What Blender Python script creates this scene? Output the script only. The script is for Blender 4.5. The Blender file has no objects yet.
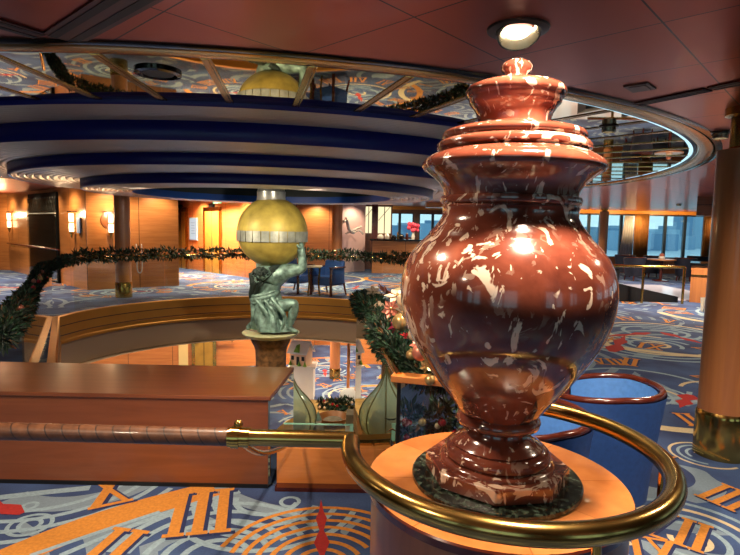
import bpy, bmesh, math, random
from mathutils import Vector, Matrix, Euler, noise
from mathutils.geometry import tessellate_polygon
random.seed(7)
C = bpy.context.scene.collection
PI = math.pi
R = math.radians
scene = bpy.context.scene

# ------------------------------------------------------------------ camera
F = 540.0
CAMZ = 1.55
cam = bpy.data.cameras.new('camera')
cam.sensor_width = 36; cam.lens = 36 * F / 740; cam.clip_start = .02; cam.clip_end = 2000
camo = bpy.data.objects.new('camera', cam); C.objects.link(camo)
CM = Matrix.Rotation(R(90 - 5.24), 3, 'X') @ Matrix.Rotation(R(1.1), 3, 'Z')
camo.matrix_world = Matrix.Translation((0, 0, CAMZ)) @ CM.to_4x4()
scene.camera = camo

def ray(px, py):
    return CM @ Vector(((px - 370) / F, -(py - 277.5) / F, -1))
def G(px, py, z=0.0):                 # where a pixel's ray meets height z
    d = ray(px, py); t = (z - CAMZ) / d.z
    return Vector((d.x * t, d.y * t, z))
def P(px, py, Y):                     # where a pixel's ray meets depth Y
    d = ray(px, py); t = Y / d.y
    return Vector((d.x * t, Y, CAMZ + d.z * t))

# ------------------------------------------------------------------ materials
MATS = {}
def new_mat(name):
    m = bpy.data.materials.new(name); m.use_nodes = True
    nt = m.node_tree; nt.nodes.clear()
    out = nt.nodes.new('ShaderNodeOutputMaterial')
    b = nt.nodes.new('ShaderNodeBsdfPrincipled')
    nt.links.new(b.outputs[0], out.inputs[0])
    MATS[name] = m
    return m, nt, b, out
def srgb(r, g, b):
    f = lambda c: (c / 255 / 12.92) if c <= 10 else ((c / 255 + .055) / 1.055) ** 2.4
    return (f(r), f(g), f(b), 1)
def plain(name, col, rough=.5, metal=0, coat=0, spec=.5, emit=None, estr=0, var=0, scale=8, bump=0, bscale=60):
    m, nt, b, out = new_mat(name)
    b.inputs['Base Color'].default_value = col
    b.inputs['Roughness'].default_value = rough
    b.inputs['Metallic'].default_value = metal
    b.inputs['Coat Weight'].default_value = coat
    b.inputs['Coat Roughness'].default_value = .08
    b.inputs['Specular IOR Level'].default_value = spec
    if emit:
        b.inputs['Emission Color'].default_value = emit
        b.inputs['Emission Strength'].default_value = estr
    if var:
        tc = nt.nodes.new('ShaderNodeTexCoord'); n = nt.nodes.new('ShaderNodeTexNoise')
        n.inputs['Scale'].default_value = scale; n.inputs['Detail'].default_value = 5
        nt.links.new(tc.outputs['Object'], n.inputs['Vector'])
        r = nt.nodes.new('ShaderNodeValToRGB')
        r.color_ramp.elements[0].position = .3; r.color_ramp.elements[1].position = .7
        r.color_ramp.elements[0].color = tuple(c * (1 - var) for c in col[:3]) + (1,)
        r.color_ramp.elements[1].color = tuple(min(1, c * (1 + var)) for c in col[:3]) + (1,)
        nt.links.new(n.outputs[0], r.inputs[0]); nt.links.new(r.outputs[0], b.inputs['Base Color'])
    if bump:
        tc = nt.nodes.new('ShaderNodeTexCoord'); n = nt.nodes.new('ShaderNodeTexNoise')
        n.inputs['Scale'].default_value = bscale; n.inputs['Detail'].default_value = 3
        nt.links.new(tc.outputs['Object'], n.inputs['Vector'])
        bp = nt.nodes.new('ShaderNodeBump'); bp.inputs['Strength'].default_value = bump
        bp.inputs['Distance'].default_value = .01
        nt.links.new(n.outputs[0], bp.inputs['Height']); nt.links.new(bp.outputs[0], b.inputs['Normal'])
    return m
def math_node(nt, op, a, b=None):
    n = nt.nodes.new('ShaderNodeMath'); n.operation = op
    for i, v in enumerate((a, b)):
        if v is None: continue
        if isinstance(v, (int, float)): n.inputs[i].default_value = v
        else: nt.links.new(v, n.inputs[i])
    return n.outputs[0]
def wood(name, c1, c2, rough=.3, coat=.4, stretch=(1, 1, 12), scale=1.6, seam=0, seam_col=None, zseam=0):
    m, nt, b, out = new_mat(name)
    tc = nt.nodes.new('ShaderNodeTexCoord'); mp = nt.nodes.new('ShaderNodeMapping')
    mp.inputs['Scale'].default_value = stretch
    nt.links.new(tc.outputs['Object'], mp.inputs[0])
    n = nt.nodes.new('ShaderNodeTexNoise'); n.inputs['Scale'].default_value = scale
    n.inputs['Detail'].default_value = 8; n.inputs['Roughness'].default_value = .65; n.inputs['Distortion'].default_value = .6
    nt.links.new(mp.outputs[0], n.inputs['Vector'])
    r = nt.nodes.new('ShaderNodeValToRGB')
    r.color_ramp.elements[0].position = .28; r.color_ramp.elements[1].position = .72
    r.color_ramp.elements[0].color = c1; r.color_ramp.elements[1].color = c2
    nt.links.new(n.outputs[0], r.inputs[0])
    col = r.outputs[0]
    if seam or zseam:
        sp = nt.nodes.new('ShaderNodeSeparateXYZ'); nt.links.new(tc.outputs['Object'], sp.inputs[0])
        fac = None
        for s, o in ((seam, sp.outputs[0]), (zseam, sp.outputs[2])):
            if not s: continue
            a = math_node(nt, 'DIVIDE', o, s); a = math_node(nt, 'FRACT', a)
            a = math_node(nt, 'LESS_THAN', a, .014 / s)
            fac = a if fac is None else math_node(nt, 'MAXIMUM', fac, a)
        mx = nt.nodes.new('ShaderNodeMixRGB'); nt.links.new(fac, mx.inputs[0])
        nt.links.new(col, mx.inputs[1]); mx.inputs[2].default_value = seam_col or (.06, .02, .008, 1)
        col = mx.outputs[0]
    nt.links.new(col, b.inputs['Base Color'])
    b.inputs['Roughness'].default_value = rough; b.inputs['Coat Weight'].default_value = coat
    b.inputs['Coat Roughness'].default_value = .1
    return m
def glass(name, tint=(.93, .97, .94, 1), base=.05, top=.95, power=4.0, rough=.01, gl=(1, 1, 1, 1), milk=0, milk_col=(.6, .75, .62, 1)):
    m, nt, b, out = new_mat(name); nt.nodes.remove(b)
    lw = nt.nodes.new('ShaderNodeLayerWeight'); lw.inputs[0].default_value = .5
    p = math_node(nt, 'POWER', lw.outputs['Facing'], power)
    p = math_node(nt, 'MULTIPLY', p, top - base); p = math_node(nt, 'ADD', p, base)
    t = nt.nodes.new('ShaderNodeBsdfTransparent'); t.inputs[0].default_value = tint
    g = nt.nodes.new('ShaderNodeBsdfGlossy'); g.inputs['Roughness'].default_value = rough; g.inputs[0].default_value = gl
    mx = nt.nodes.new('ShaderNodeMixShader')
    nt.links.new(p, mx.inputs[0]); nt.links.new(t.outputs[0], mx.inputs[1]); nt.links.new(g.outputs[0], mx.inputs[2])
    res = mx.outputs[0]
    if milk:
        d = nt.nodes.new('ShaderNodeBsdfDiffuse'); d.inputs[0].default_value = milk_col
        m2 = nt.nodes.new('ShaderNodeMixShader'); m2.inputs[0].default_value = milk
        nt.links.new(res, m2.inputs[1]); nt.links.new(d.outputs[0], m2.inputs[2]); res = m2.outputs[0]
    nt.links.new(res, out.inputs[0])
    return m
def emitm(name, col, s):
    return plain(name, (0.02, .02, .02, 1), emit=col, estr=s)

W_WALL = wood('wood_wall', srgb(170, 102, 52), srgb(204, 134, 76), stretch=(1, 1, 14), scale=1.2, seam=1.15, rough=.32)
W_DARK = wood('wood_dark', srgb(112, 62, 34), srgb(142, 84, 48), stretch=(.6, 1, 10), scale=2.2, rough=.3)
W_LEDGE = wood('wood_ledge', srgb(118, 62, 34), srgb(140, 78, 46), stretch=(.5, 6, 6), scale=3, rough=.35, coat=.25)
W_LIGHT = wood('wood_light', srgb(206, 120, 58), srgb(228, 144, 76), stretch=(1, 8, 8), scale=2.5, rough=.25, coat=.5)
W_DRUM = wood('wood_drum', srgb(112, 62, 36), srgb(136, 80, 48), stretch=(8, 8, .5), scale=2, rough=.35)
W_COL = wood('wood_column', srgb(162, 98, 54), srgb(192, 124, 72), stretch=(6, 6, .4), scale=2, rough=.35)
W_RED = wood('wood_mahogany', srgb(58, 20, 14), srgb(90, 36, 24), stretch=(2, 2, 2), scale=6, rough=.2)
BRASS = plain('brass', srgb(196, 158, 84), rough=.16, metal=1, var=.12, scale=5)
BRASS_DK = plain('brass_aged', srgb(192, 156, 88), rough=.2, metal=1, var=.3, scale=9)
GOLD_T = plain('gold_trim', srgb(190, 150, 80), rough=.22, metal=1)
GOLD_F = plain('gold_fascia', srgb(186, 134, 62), rough=.33, metal=.7, var=.08, scale=2)
GREY_F = plain('grey_fascia', srgb(150, 128, 104), rough=.5)
SILVER = plain('silver_ridged', srgb(226, 218, 208), rough=.26, metal=.4)
BLUE = plain('blue_riser', srgb(20, 28, 116), rough=.35)
TEAL = plain('blue_rim', srgb(28, 84, 180), rough=.4)  # lit look of the oculus rim put into a brighter blue
DARKC = plain('dark_recess', srgb(38, 52, 56), rough=.6)
MIRROR = plain('mirror_bronze', srgb(214, 196, 160), rough=.02, metal=1)
BLACK = plain('black_matte', srgb(16, 15, 16), rough=.5)
BLACKG = plain('black_gloss', srgb(14, 13, 14), rough=.12)
WHITE = plain('white_paint', srgb(232, 226, 216), rough=.5)
CREAM = plain('cream_plaster', srgb(222, 196, 166), rough=.6)
LILAC = plain('lilac_wall', srgb(214, 178, 176), rough=.6)
BLUE_F = plain('blue_fabric', srgb(36, 74, 138), rough=.75, var=.12, scale=40, bump=.1, bscale=300)
BLUE_IN = plain('blue_fabric_inner', srgb(70, 122, 190), rough=.7, var=.1, scale=40)
NAVY_F = plain('navy_fabric', srgb(17, 22, 42), rough=.75, var=.15, scale=30)
PATINA = plain('bronze_patina', srgb(122, 154, 144), rough=.42, metal=.3, var=.62, scale=11, bump=.6, bscale=26)
PATINA_D = plain('bronze_dark', srgb(44, 58, 54), rough=.45, metal=.3, var=.4, scale=12, bump=.5, bscale=40)
GLOBE = plain('globe_gilt', srgb(164, 148, 70), rough=.5, metal=.2, var=.35, scale=5, bump=.25, bscale=22)
BAND = plain('globe_band', srgb(150, 156, 146), rough=.4, metal=.4, var=.25, scale=9)
TRUNK = plain('carved_trunk', srgb(108, 78, 48), rough=.6, var=.65, scale=13, bump=1, bscale=18)
PINE = plain('pine_green', srgb(34, 62, 34), rough=.6, var=.35, scale=14)
PINE_D = plain('pine_dark', srgb(20, 36, 24), rough=.6, var=.3, scale=14)
PINE_B = plain('pine_bluish', srgb(52, 88, 66), rough=.55, var=.3, scale=14)
BRONZE_LEAF = plain('bronze_leaf', srgb(122, 84, 52), rough=.5, var=.3, scale=20)
B_GOLD = plain('bauble_gold', srgb(206, 168, 110), rough=.25, metal=.6)
B_ROSE = plain('bauble_rose', srgb(196, 120, 100), rough=.3, metal=.4)
B_RED = plain('bauble_red', srgb(168, 30, 44), rough=.2, coat=.5)
B_CREAM = plain('bauble_cream', srgb(226, 196, 164), rough=.35)
SNOW = plain('snow', srgb(232, 234, 232), rough=.7)
SAND = plain('sand', srgb(206, 164, 92), rough=.8, var=.2, scale=10, bump=.4, bscale=20)
STONE_G = plain('stone_grey', srgb(128, 118, 96), rough=.8, var=.25, scale=12)
GREEN_P = plain('leaf_green_bright', srgb(110, 160, 50), rough=.6)
ORANGE_P = plain('orange_paint', srgb(214, 110, 40), rough=.4)
PINK_P = plain('pink_petal', srgb(222, 70, 96), rough=.5)
CURTAIN = plain('curtain_gold', srgb(176, 120, 62), rough=.7, var=.15, scale=6)
GLASS = glass('pane_glass')
GLASS_R = glass('pane_glass_reflective', tint=(.45, .5, .45, 1), base=.30, top=.97, power=1.6, gl=(.95, .97, .93, 1))
GLASS_D = glass('dome_glass', tint=(.80, .90, .80, 1), base=.10, top=.7, power=2.0, rough=.06, gl=(.85, .97, .88, 1), milk=.36, milk_col=(.62, .86, .7, 1))
GLASS_EDGE = plain('glass_edge', srgb(150, 205, 180), rough=.15, coat=.4)
LAMP = emitm('lamp_warm', (1, .74, .40, 1), 3.2)
LAMP_W = emitm('lamp_white', (1, .86, .62, 1), 14)
PANEL_Y = emitm('lit_panel', (1, .86, .5, 1), .75)
GREENSIGN = emitm('green_sign', (.1, .7, .3, 1), .8)
SCREEN = emitm('notice_glow', (.62, .72, .8, 1), .55)  # sheet given a glow of its own; it is no lamp

def mk_marble():
    m, nt, b, out = new_mat('red_marble')
    tc = nt.nodes.new('ShaderNodeTexCoord')
    def nz(scale, det, dist, stretch=(1, 1, 1), rot=(0, 0, 0)):
        mp = nt.nodes.new('ShaderNodeMapping'); mp.inputs['Scale'].default_value = stretch; mp.inputs['Rotation'].default_value = rot
        nt.links.new(tc.outputs['Object'], mp.inputs[0])
        n = nt.nodes.new('ShaderNodeTexNoise'); n.inputs['Scale'].default_value = scale
        n.inputs['Detail'].default_value = det; n.inputs['Distortion'].default_value = dist
        nt.links.new(mp.outputs[0], n.inputs['Vector']); return n.outputs[0]
    base = nz(6, 6, .8)
    r = nt.nodes.new('ShaderNodeValToRGB'); e = r.color_ramp.elements
    e[0].position = .3; e[0].color = srgb(84, 38, 28); e[1].position = .75; e[1].color = srgb(150, 84, 62)
    x = e.new(.52); x.color = srgb(120, 60, 44)
    nt.links.new(base, r.inputs[0])
    def flecks(src, lo, hi):
        q = nt.nodes.new('ShaderNodeMapRange'); q.inputs[1].default_value = lo; q.inputs[2].default_value = hi
        nt.links.new(src, q.inputs[0]); return q.outputs[0]
    f1 = flecks(nz(11, 4, 1.6, (1, 1, .55), (.5, .4, 0)), .62, .648)
    f2 = flecks(nz(24, 3, 1.2, (1, 1, .6), (-.4, .5, .2)), .64, .668)
    big = flecks(nz(3, 2, .3), .48, .66)
    f = math_node(nt, 'MAXIMUM', f1, f2)
    f3 = flecks(nz(15, 4, 2.2, (1, 1, .6), (.2, -.5, 0)), .565, .59)
    f = math_node(nt, 'MAXIMUM', f, math_node(nt, 'MULTIPLY', f3, big))
    mx = nt.nodes.new('ShaderNodeMixRGB'); nt.links.new(f, mx.inputs[0])
    nt.links.new(r.outputs[0], mx.inputs[1]); mx.inputs[2].default_value = srgb(226, 196, 172)
    nt.links.new(mx.outputs[0], b.inputs['Base Color'])
    b.inputs['Roughness'].default_value = .16; b.inputs['Coat Weight'].default_value = .7; b.inputs['Coat Roughness'].default_value = .04
    return m
MARBLE = mk_marble()

def mk_granite():
    m, nt, b, out = new_mat('green_black_granite')
    tc = nt.nodes.new('ShaderNodeTexCoord')
    n = nt.nodes.new('ShaderNodeTexNoise'); n.inputs['Scale'].default_value = 60; n.inputs['Detail'].default_value = 8
    nt.links.new(tc.outputs['Object'], n.inputs['Vector'])
    r = nt.nodes.new('ShaderNodeValToRGB'); e = r.color_ramp.elements
    e[0].position = .46; e[0].color = srgb(12, 17, 14); e[1].position = .78; e[1].color = srgb(84, 98, 82)
    nt.links.new(n.outputs[0], r.inputs[0]); nt.links.new(r.outputs[0], b.inputs['Base Color'])
    b.inputs['Roughness'].default_value = .2
    return m
GRANITE = mk_granite()

def mk_ceiling():
    m, nt, b, out = new_mat('ceiling_panels')
    g = nt.nodes.new('ShaderNodeNewGeometry'); sp = nt.nodes.new('ShaderNodeSeparateXYZ')
    nt.links.new(g.outputs['Position'], sp.inputs[0])
    fac = None
    for (a, bb, off, s) in ((.74, -.67, .66, .74), (.69, .72, -2.44, .70)):
        v = math_node(nt, 'MULTIPLY', sp.outputs[0], a); w = math_node(nt, 'MULTIPLY', sp.outputs[1], bb)
        v = math_node(nt, 'ADD', v, w); v = math_node(nt, 'ADD', v, off + .004)
        v = math_node(nt, 'DIVIDE', v, s); v = math_node(nt, 'FRACT', v)
        v = math_node(nt, 'LESS_THAN', v, .011)
        fac = v if fac is None else math_node(nt, 'MAXIMUM', fac, v)
    mx = nt.nodes.new('ShaderNodeMixRGB'); nt.links.new(fac, mx.inputs[0])
    mx.inputs[1].default_value = srgb(180, 80, 56); mx.inputs[2].default_value = srgb(34, 12, 10)
    nt.links.new(mx.outputs[0], b.inputs['Base Color'])
    b.inputs['Metallic'].default_value = .9; b.inputs['Roughness'].default_value = .3
    b.inputs['Coat Weight'].default_value = .12
    return m
CEIL = mk_ceiling()

def mk_carpet(name, c0, c1, ring, k):
    m, nt, b, out = new_mat(name)
    g = nt.nodes.new('ShaderNodeNewGeometry')
    n = nt.nodes.new('ShaderNodeTexNoise'); n.inputs['Scale'].default_value = 1.6; n.inputs['Detail'].default_value = 4
    nt.links.new(g.outputs['Position'], n.inputs['Vector'])
    r = nt.nodes.new('ShaderNodeValToRGB'); e = r.color_ramp.elements
    e[0].position = .38; e[0].color = c0; e[1].position = .62; e[1].color = c1
    nt.links.new(n.outputs[0], r.inputs[0])
    # worn swirl bands
    v = nt.nodes.new('ShaderNodeTexVoronoi'); v.inputs['Scale'].default_value = .62
    nt.links.new(g.outputs['Position'], v.inputs['Vector'])
    d = math_node(nt, 'MULTIPLY', v.outputs['Distance'], 46)
    d = math_node(nt, 'SINE', d); d = math_node(nt, 'GREATER_THAN', d, .45)
    n2 = nt.nodes.new('ShaderNodeTexNoise'); n2.inputs['Scale'].default_value = .9
    nt.links.new(g.outputs['Position'], n2.inputs['Vector'])
    q = math_node(nt, 'GREATER_THAN', n2.outputs[0], .5)
    d = math_node(nt, 'MULTIPLY', d, q); d = math_node(nt, 'MULTIPLY', d, k)
    mx = nt.nodes.new('ShaderNodeMixRGB'); nt.links.new(d, mx.inputs[0])
    nt.links.new(r.outputs[0], mx.inputs[1]); mx.inputs[2].default_value = ring
    # pile speckle
    n3 = nt.nodes.new('ShaderNodeTexNoise'); n3.inputs['Scale'].default_value = 90
    nt.links.new(g.outputs['Position'], n3.inputs['Vector'])
    mr = nt.nodes.new('ShaderNodeMapRange'); mr.inputs[3].default_value = .72; mr.inputs[4].default_value = 1.25
    nt.links.new(n3.outputs[0], mr.inputs[0])
    mm = nt.nodes.new('ShaderNodeMixRGB'); mm.blend_type = 'MULTIPLY'; mm.inputs[0].default_value = 1
    nt.links.new(mx.outputs[0], mm.inputs[1]); nt.links.new(mr.outputs[0], mm.inputs[2])
    nt.links.new(mm.outputs[0], b.inputs['Base Color'])
    b.inputs['Roughness'].default_value = .9
    bp = nt.nodes.new('ShaderNodeBump'); bp.inputs['Strength'].default_value = .3; bp.inputs['Distance'].default_value = .004
    nt.links.new(n3.outputs[0], bp.inputs['Height']); nt.links.new(bp.outputs[0], b.inputs['Normal'])
    return m
CARPET = mk_carpet('carpet', srgb(42, 55, 96), srgb(64, 88, 134), srgb(136, 154, 166), .75)
CP_ORANGE = plain('carpet_orange', srgb(200, 128, 48), rough=.9, var=.15, scale=60)
CP_GREY = plain('carpet_grey', srgb(142, 164, 178), rough=.9, var=.15, scale=60)
CP_CREAM = plain('carpet_cream', srgb(204, 186, 150), rough=.9, var=.12, scale=60)
CP_RED = plain('carpet_red', srgb(168, 40, 38), rough=.9, var=.15, scale=60)
CP_NAVY = plain('carpet_navy', srgb(30, 40, 84), rough=.9, var=.15, scale=60)

def mk_leather():
    m, nt, b, out = new_mat('wrapped_leather')
    tc = nt.nodes.new('ShaderNodeTexCoord'); sp = nt.nodes.new('ShaderNodeSeparateXYZ')
    nt.links.new(tc.outputs['Object'], sp.inputs[0])
    w = math_node(nt, 'MULTIPLY', sp.outputs[2], .55); w = math_node(nt, 'ADD', sp.outputs[0], w)
    a = math_node(nt, 'DIVIDE', w, .052); a = math_node(nt, 'FRACT', a)
    ed = math_node(nt, 'LESS_THAN', a, .09)
    n = nt.nodes.new('ShaderNodeTexNoise'); n.inputs['Scale'].default_value = 30; n.inputs['Detail'].default_value = 6
    nt.links.new(tc.outputs['Object'], n.inputs['Vector'])
    r = nt.nodes.new('ShaderNodeValToRGB'); e = r.color_ramp.elements
    e[0].position = .3; e[0].color = srgb(64, 36, 22); e[1].position = .7; e[1].color = srgb(104, 64, 40)
    nt.links.new(n.outputs[0], r.inputs[0])
    mx = nt.nodes.new('ShaderNodeMixRGB'); nt.links.new(ed, mx.inputs[0])
    nt.links.new(r.outputs[0], mx.inputs[1]); mx.inputs[2].default_value = srgb(44, 24, 16)
    nt.links.new(mx.outputs[0], b.inputs['Base Color'])
    bp = nt.nodes.new('ShaderNodeBump'); bp.inputs['Strength'].default_value = .5; bp.inputs['Distance'].default_value = .003
    nt.links.new(a, bp.inputs['Height']); nt.links.new(bp.outputs[0], b.inputs['Normal'])
    b.inputs['Roughness'].default_value = .42; b.inputs['Coat Weight'].default_value = .15
    return m
LEATHER = mk_leather()

# ------------------------------------------------------------------ mesh helpers
class MB:
    def __init__(self): self.v = []; self.f = []; self.m = []
    def add(self, vs, fs, mi=0):
        o = len(self.v); self.v += [tuple(p) for p in vs]
        for f in fs: self.f.append([i + o for i in f]); self.m.append(mi)
    def box(self, c, s, rz=0, mi=0, rot=None):
        M_ = (rot or Euler((0, 0, rz))).to_matrix(); c = Vector(c)
        vs = [c + M_ @ Vector((x * s[0] / 2, y * s[1] / 2, z * s[2] / 2)) for x in (-1, 1) for y in (-1, 1) for z in (-1, 1)]
        self.add(vs, [(0, 1, 3, 2), (4, 6, 7, 5), (0, 4, 5, 1), (2, 3, 7, 6), (0, 2, 6, 4), (1, 5, 7, 3)], mi); return self
    def prism(self, poly, z0, z1, mi=0):
        n = len(poly)
        vs = [(x, y, z0) for x, y in poly] + [(x, y, z1) for x, y in poly]
        fs = [list(range(n))[::-1], [i + n for i in range(n)]] + [(i, (i + 1) % n, (i + 1) % n + n, i + n) for i in range(n)]
        self.add(vs, fs, mi); return self
    def lathe(self, prof, seg=32, a0=0, a1=2 * PI, c=(0, 0, 0), mi=0, cap=True):
        full = abs(a1 - a0 - 2 * PI) < 1e-6
        n = seg if full else seg + 1
        vs = []
        for r, z in prof:
            for i in range(n):
                a = a0 + (a1 - a0) * i / seg
                vs.append((c[0] + r * math.cos(a), c[1] + r * math.sin(a), c[2] + z))
        fs = []
        for j in range(len(prof) - 1):
            for i in range(seg):
                k = (i + 1) % n
                fs.append((j * n + i, j * n + k, (j + 1) * n + k, (j + 1) * n + i))
        if cap and full:
            if prof[0][0] > 1e-6: fs.append(list(range(n))[::-1])
            if prof[-1][0] > 1e-6: fs.append([(len(prof) - 1) * n + i for i in range(n)])
        self.add(vs, fs, mi); return self
    def tube(self, path, r, seg=12, closed=False, mi=0, cap=True):
        pts = [Vector(p) for p in path]; n = len(pts)
        rad = r if isinstance(r, (list, tuple)) else [r] * n
        tang = []
        for i in range(n):
            a = pts[(i - 1) % n] if (closed or i > 0) else pts[i]
            b = pts[(i + 1) % n] if (closed or i < n - 1) else pts[i]
            t = (b - a); tang.append(t.normalized() if t.length > 1e-9 else Vector((0, 0, 1)))
        up = Vector((0, 0, 1)) if abs(tang[0].z) < .9 else Vector((1, 0, 0))
        nrm = (up - tang[0] * up.dot(tang[0])).normalized()
        vs = []
        for i in range(n):
            nrm = (nrm - tang[i] * nrm.dot(tang[i])).normalized(); bi = tang[i].cross(nrm)
            for k in range(seg):
                a = 2 * PI * k / seg
                vs.append(pts[i] + (nrm * math.cos(a) + bi * math.sin(a)) * rad[i])
        fs = []
        for i in range(n if closed else n - 1):
            j = (i + 1) % n
            for k in range(seg):
                l = (k + 1) % seg
                fs.append((i * seg + k, i * seg + l, j * seg + l, j * seg + k))
        if cap and not closed:
            fs.append(list(range(seg))[::-1]); fs.append([(n - 1) * seg + k for k in range(seg)])
        self.add(vs, fs, mi); return self
    def ball(self, c, r, seg=12, rings=8, sc=(1, 1, 1), mi=0):
        prof = [(max(0, math.sin(PI * i / rings)) * r, -math.cos(PI * i / rings) * r) for i in range(rings + 1)]
        o = len(self.v)
        vs = []; fs = []
        vs.append((0, 0, -r))
        for i in range(1, rings):
            for k in range(seg):
                a = 2 * PI * k / seg
                vs.append((prof[i][0] * math.cos(a), prof[i][0] * math.sin(a), prof[i][1]))
        vs.append((0, 0, r))
        for k in range(seg): fs.append((0, 1 + (k + 1) % seg, 1 + k))
        for i in range(rings - 2):
            for k in range(seg):
                l = (k + 1) % seg
                fs.append((1 + i * seg + k, 1 + i * seg + l, 1 + (i + 1) * seg + l, 1 + (i + 1) * seg + k))
        t = len(vs) - 1; b0 = 1 + (rings - 2) * seg
        for k in range(seg): fs.append((b0 + k, b0 + (k + 1) % seg, t))
        self.add([(c[0] + x * sc[0], c[1] + y * sc[1], c[2] + z * sc[2]) for x, y, z in vs], fs, mi); return self
    def build(self, name, mats, parent=None, smooth=True, bevel=0, kind=None, ang=38, solid=0, sub=0):
        me = bpy.data.meshes.new(name); me.from_pydata(self.v, [], self.f); me.validate()
        if not isinstance(mats, (list, tuple)): mats = [mats]
        for m in mats: me.materials.append(m)
        if len(self.m) == len(me.polygons):
            me.polygons.foreach_set('material_index', self.m)
        bm = bmesh.new(); bm.from_mesh(me); bmesh.ops.remove_doubles(bm, verts=bm.verts, dist=1e-5) if smooth == 'weld' else None
        bmesh.ops.recalc_face_normals(bm, faces=bm.faces); bm.to_mesh(me); bm.free()
        if smooth:
            me.polygons.foreach_set('use_smooth', [True] * len(me.polygons))
            me.set_sharp_from_angle(angle=R(ang))
        o = bpy.data.objects.new(name, me); C.objects.link(o)
        if parent: o.parent = parent
        if solid:
            s = o.modifiers.new('solid', 'SOLIDIFY'); s.thickness = solid; s.offset = 0
        if bevel:
            b = o.modifiers.new('bevel', 'BEVEL'); b.width = bevel; b.segments = 2; b.limit_method = 'ANGLE'
        if sub:
            s = o.modifiers.new('sub', 'SUBSURF'); s.levels = sub; s.render_levels = sub
        if kind: o['kind'] = kind
        return o
def tag(o, label, cat, group=None, kind=None):
    o['label'] = label; o['category'] = cat
    if group: o['group'] = group
    if kind: o['kind'] = kind
    return o
def thing(name, label, cat, loc=(0, 0, 0), rz=0, group=None):
    o = bpy.data.objects.new(name, None); C.objects.link(o); o.empty_display_size = .1
    o.location = loc; o.rotation_euler = (0, 0, rz)
    return tag(o, label, cat, group)
def dup(root, loc, rz, label, group=None):
    r = root.copy(); C.objects.link(r); r.location = loc; r.rotation_euler = (0, 0, rz)
    r['label'] = label
    if group: r['group'] = group
    for ch in list(root.children):
        c = ch.copy(); C.objects.link(c); c.parent = r
        for g in list(ch.children):
            d = g.copy(); C.objects.link(d); d.parent = c
    return r
def catmull(pts, n=8):
    P_ = [Vector(p) for p in pts]; out = []
    for i in range(len(P_) - 1):
        a = P_[max(i - 1, 0)]; b = P_[i]; c = P_[i + 1]; d = P_[min(i + 2, len(P_) - 1)]
        for k in range(n):
            t = k / n
            out.append(.5 * ((2 * b) + (c - a) * t + (2 * a - 5 * b + 4 * c - d) * t * t + (3 * b - a - 3 * c + d) * t ** 3))
    out.append(P_[-1]); return out

CX, CY = -1.65, 8.6          # axis of the atrium
H = 2.40                    # main ceiling
# ------------------------------------------------------------------ FLOOR OPENING
HC = Vector((-1.8, 8.5)); HR = 3.32
hole = [(-2.36, 3.9), (-5.1, 8.75)]
for i in range(1, 41):
    a = R(171 - i * (171 - 8) / 40)
    hole.append((HC.x + HR * math.cos(a), HC.y + HR * math.sin(a)))
hole += [(1.42, 8.2), (1.25, 7.2), (.85, 6.2), (-.1, 4.55), (-.04, 3.9)]
def inside(x, y, poly):
    c = False; n = len(poly)
    for i in range(n):
        x1, y1 = poly[i]; x2, y2 = poly[(i + 1) % n]
        if (y1 > y) != (y2 > y) and x < (x2 - x1) * (y - y1) / (y2 - y1) + x1: c = not c
    return c
FX0, FX1, FY0, FY1 = -17, 17, -2.5, 22
outer = [(FX0, FY0), (FX1, FY0), (FX1, FY1), (FX0, FY1)]
def holed(outer, hole, z, mb, mi=0):
    tris = tessellate_polygon([[Vector((x, y, 0)) for x, y in outer], [Vector((x, y, 0)) for x, y in hole]])
    mb.add([(x, y, z) for x, y in outer + hole], [tuple(t) for t in tris], mi)

# carpet drawing: woven motifs live in the carpet's own mesh
fl = MB(); holed(outer, hole, 0, fl, 0)
LAY = {1: .0006, 2: .0012, 3: .0018, 4: .0024, 5: .003}
def ok(x, y): return FX0 < x < FX1 and FY0 < y < FY1 and not inside(x, y, hole)
ZC = [0]
def lz(lay):
    ZC[0] += 1; return LAY[lay] + (ZC[0] % 55) * 1e-5
def stroke(pts, w, mi, lay):
    z = lz(lay); pts = [Vector((p[0], p[1])) for p in pts]; n = len(pts); L = []; Rr = []
    for i in range(n):
        t = pts[min(i + 1, n - 1)] - pts[max(i - 1, 0)]
        t = t.normalized() if t.length > 1e-9 else Vector((1, 0)); nn = Vector((-t.y, t.x))
        ww = w[i] if isinstance(w, list) else w
        L.append(pts[i] + nn * ww / 2); Rr.append(pts[i] - nn * ww / 2)
    for i in range(n - 1):
        q = [L[i], L[i + 1], Rr[i + 1], Rr[i]]
        if all(ok(p.x, p.y) for p in q):
            fl.add([(p.x, p.y, z) for p in q], [(0, 1, 2, 3)], mi)
def poly(pts, mi, lay):
    if all(ok(p[0], p[1]) for p in pts):
        fl.add([(p[0], p[1], LAY[lay] + (ZC[0] % 55) * 1e-5) for p in pts], [tuple(range(len(pts)))], mi)
def arc(cx, cy, r, w, mi, lay, a0=0, a1=360, n=None):
    n = n or max(10, int(abs(a1 - a0) / 8))
    stroke([(cx + r * math.cos(R(a0 + (a1 - a0) * i / n)), cy + r * math.sin(R(a0 + (a1 - a0) * i / n))) for i in range(n + 1)], w, mi, lay)
GLY = {'I': (.26, [((0, 0), (0, 1))]), 'V': (.62, [((-.2, 1), (0, 0)), ((0, 0), (.2, 1))]), 'X': (.62, [((-.2, 0), (.2, 1)), ((-.2, 1), (.2, 0))])}
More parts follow.
